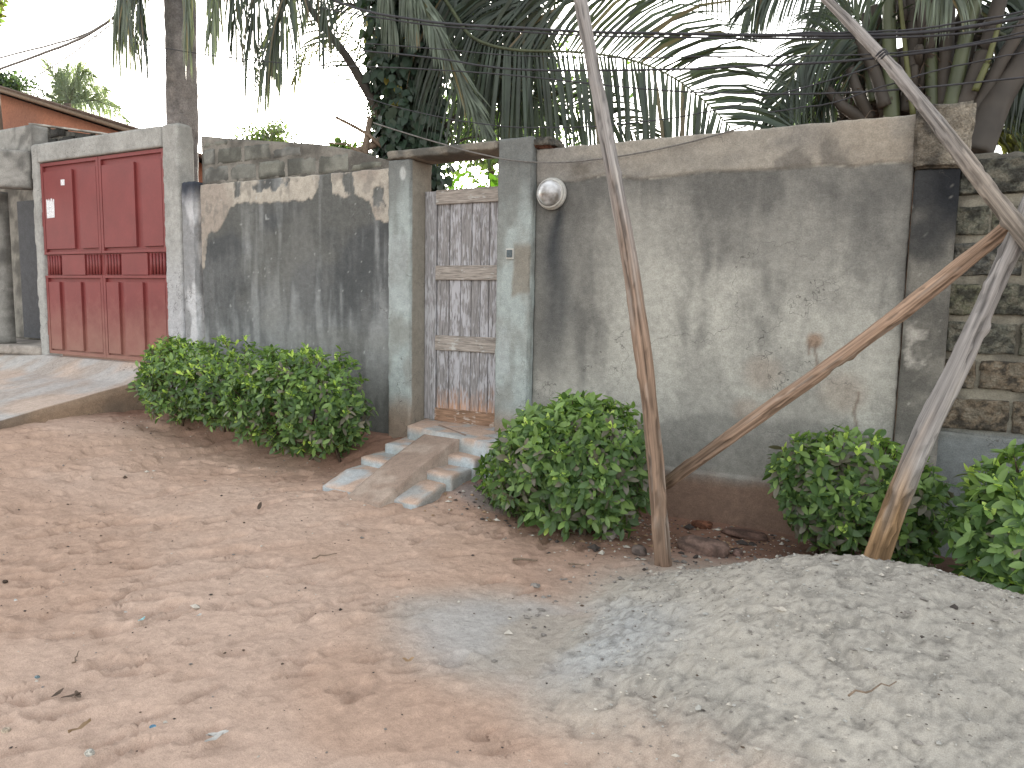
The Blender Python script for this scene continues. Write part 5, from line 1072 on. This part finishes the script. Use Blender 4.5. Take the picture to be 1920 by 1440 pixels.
# loose grit and leaf crumbs, too many to count
rs = np.random.default_rng(21)
def grit(name, n, xr, yr, s, mats, f, seed):
    rs = np.random.default_rng(seed); Vs = []; Fc = []; mi = []; k = 0; q = np.array([(1, 0, 0), (0, 1, 0), (-1, 0, 0), (0, -1, 0), (0, 0, 1), (0, 0, -1)], float); ff = [(0, 1, 4), (1, 2, 4), (2, 3, 4), (3, 0, 4), (1, 0, 5), (2, 1, 5), (3, 2, 5), (0, 3, 5)]
    x = rs.uniform(*xr, n*3); y = rs.uniform(*yr, n*3); ok = rs.random(n*3) < f(x, y); x, y = x[ok][:n], y[ok][:n]
    z = ground_h(x, y)+np.maximum(0, heap_h(x, y)[0]); z += ground_detail(x, y)*(heap_h(x, y)[0] < 0)
    for i in range(len(x)):
        sc = s*rs.lognormal(0, .5); W_ = q*sc*rs.uniform(.6, 1.3, (6, 1))*np.array([1, 1, .6]); a = rs.random()*6.28; c, s_ = math.cos(a), math.sin(a); W_ = W_@np.array([[c, s_, 0], [-s_, c, 0], [0, 0, 1]])*np.array([rs.uniform(.7, 1.6), 1, 1])
        Vs.append(W_+[x[i], y[i], z[i]+sc*.25]); Fc += [tuple(j+k for j in t_) for t_ in ff]; mi += [rs.integers(0, len(mats))]*8; k += 6
    tag(mk(name, np.concatenate(Vs), Fc, mats, base=(0, 0, 0), midx=mi, smooth=False), 'scattered '+name.replace('_', ' ')+' strewn over the earth', 'debris', kind='stuff')
mg = [paintmat('grit_grey', color=(.22, .2, .18)), paintmat('grit_dark', color=(.06, .05, .045)), paintmat('grit_pale', color=(.5, .46, .4)), MAT['branch']]
grit('gravel', 2600, (-7.5, 1.0), (1.2, 5.4), .0045, mg, lambda x, y: .25+.75*ss(4.0, 5.0, y), 1)
grit('pebbles', 1500, (-3.2, .2), (4.0, 5.5), .009, mg[:2]+[MAT['dryleaf'], mg[2]], lambda x, y: ss(4.1, 4.8, y), 2)
grit('sand_lumps', 3000, (-1.6, 1.5), (1.6, 4.8), .0042, [paintmat('lump_grey', color=(.4, .39, .36)), mg[0], mg[2]], lambda x, y: ss(1.0, .7, heap_h(x, y)[1]), 3)
grit('loose_stones', 240, (-2.0, 1.6), (3.0, 5.2), .011, [mg[0], mg[2], MAT['stone'] if False else mg[0]], lambda x, y: ss(.82, .98, heap_h(x, y)[1])*ss(1.35, 1.1, heap_h(x, y)[1]), 4)
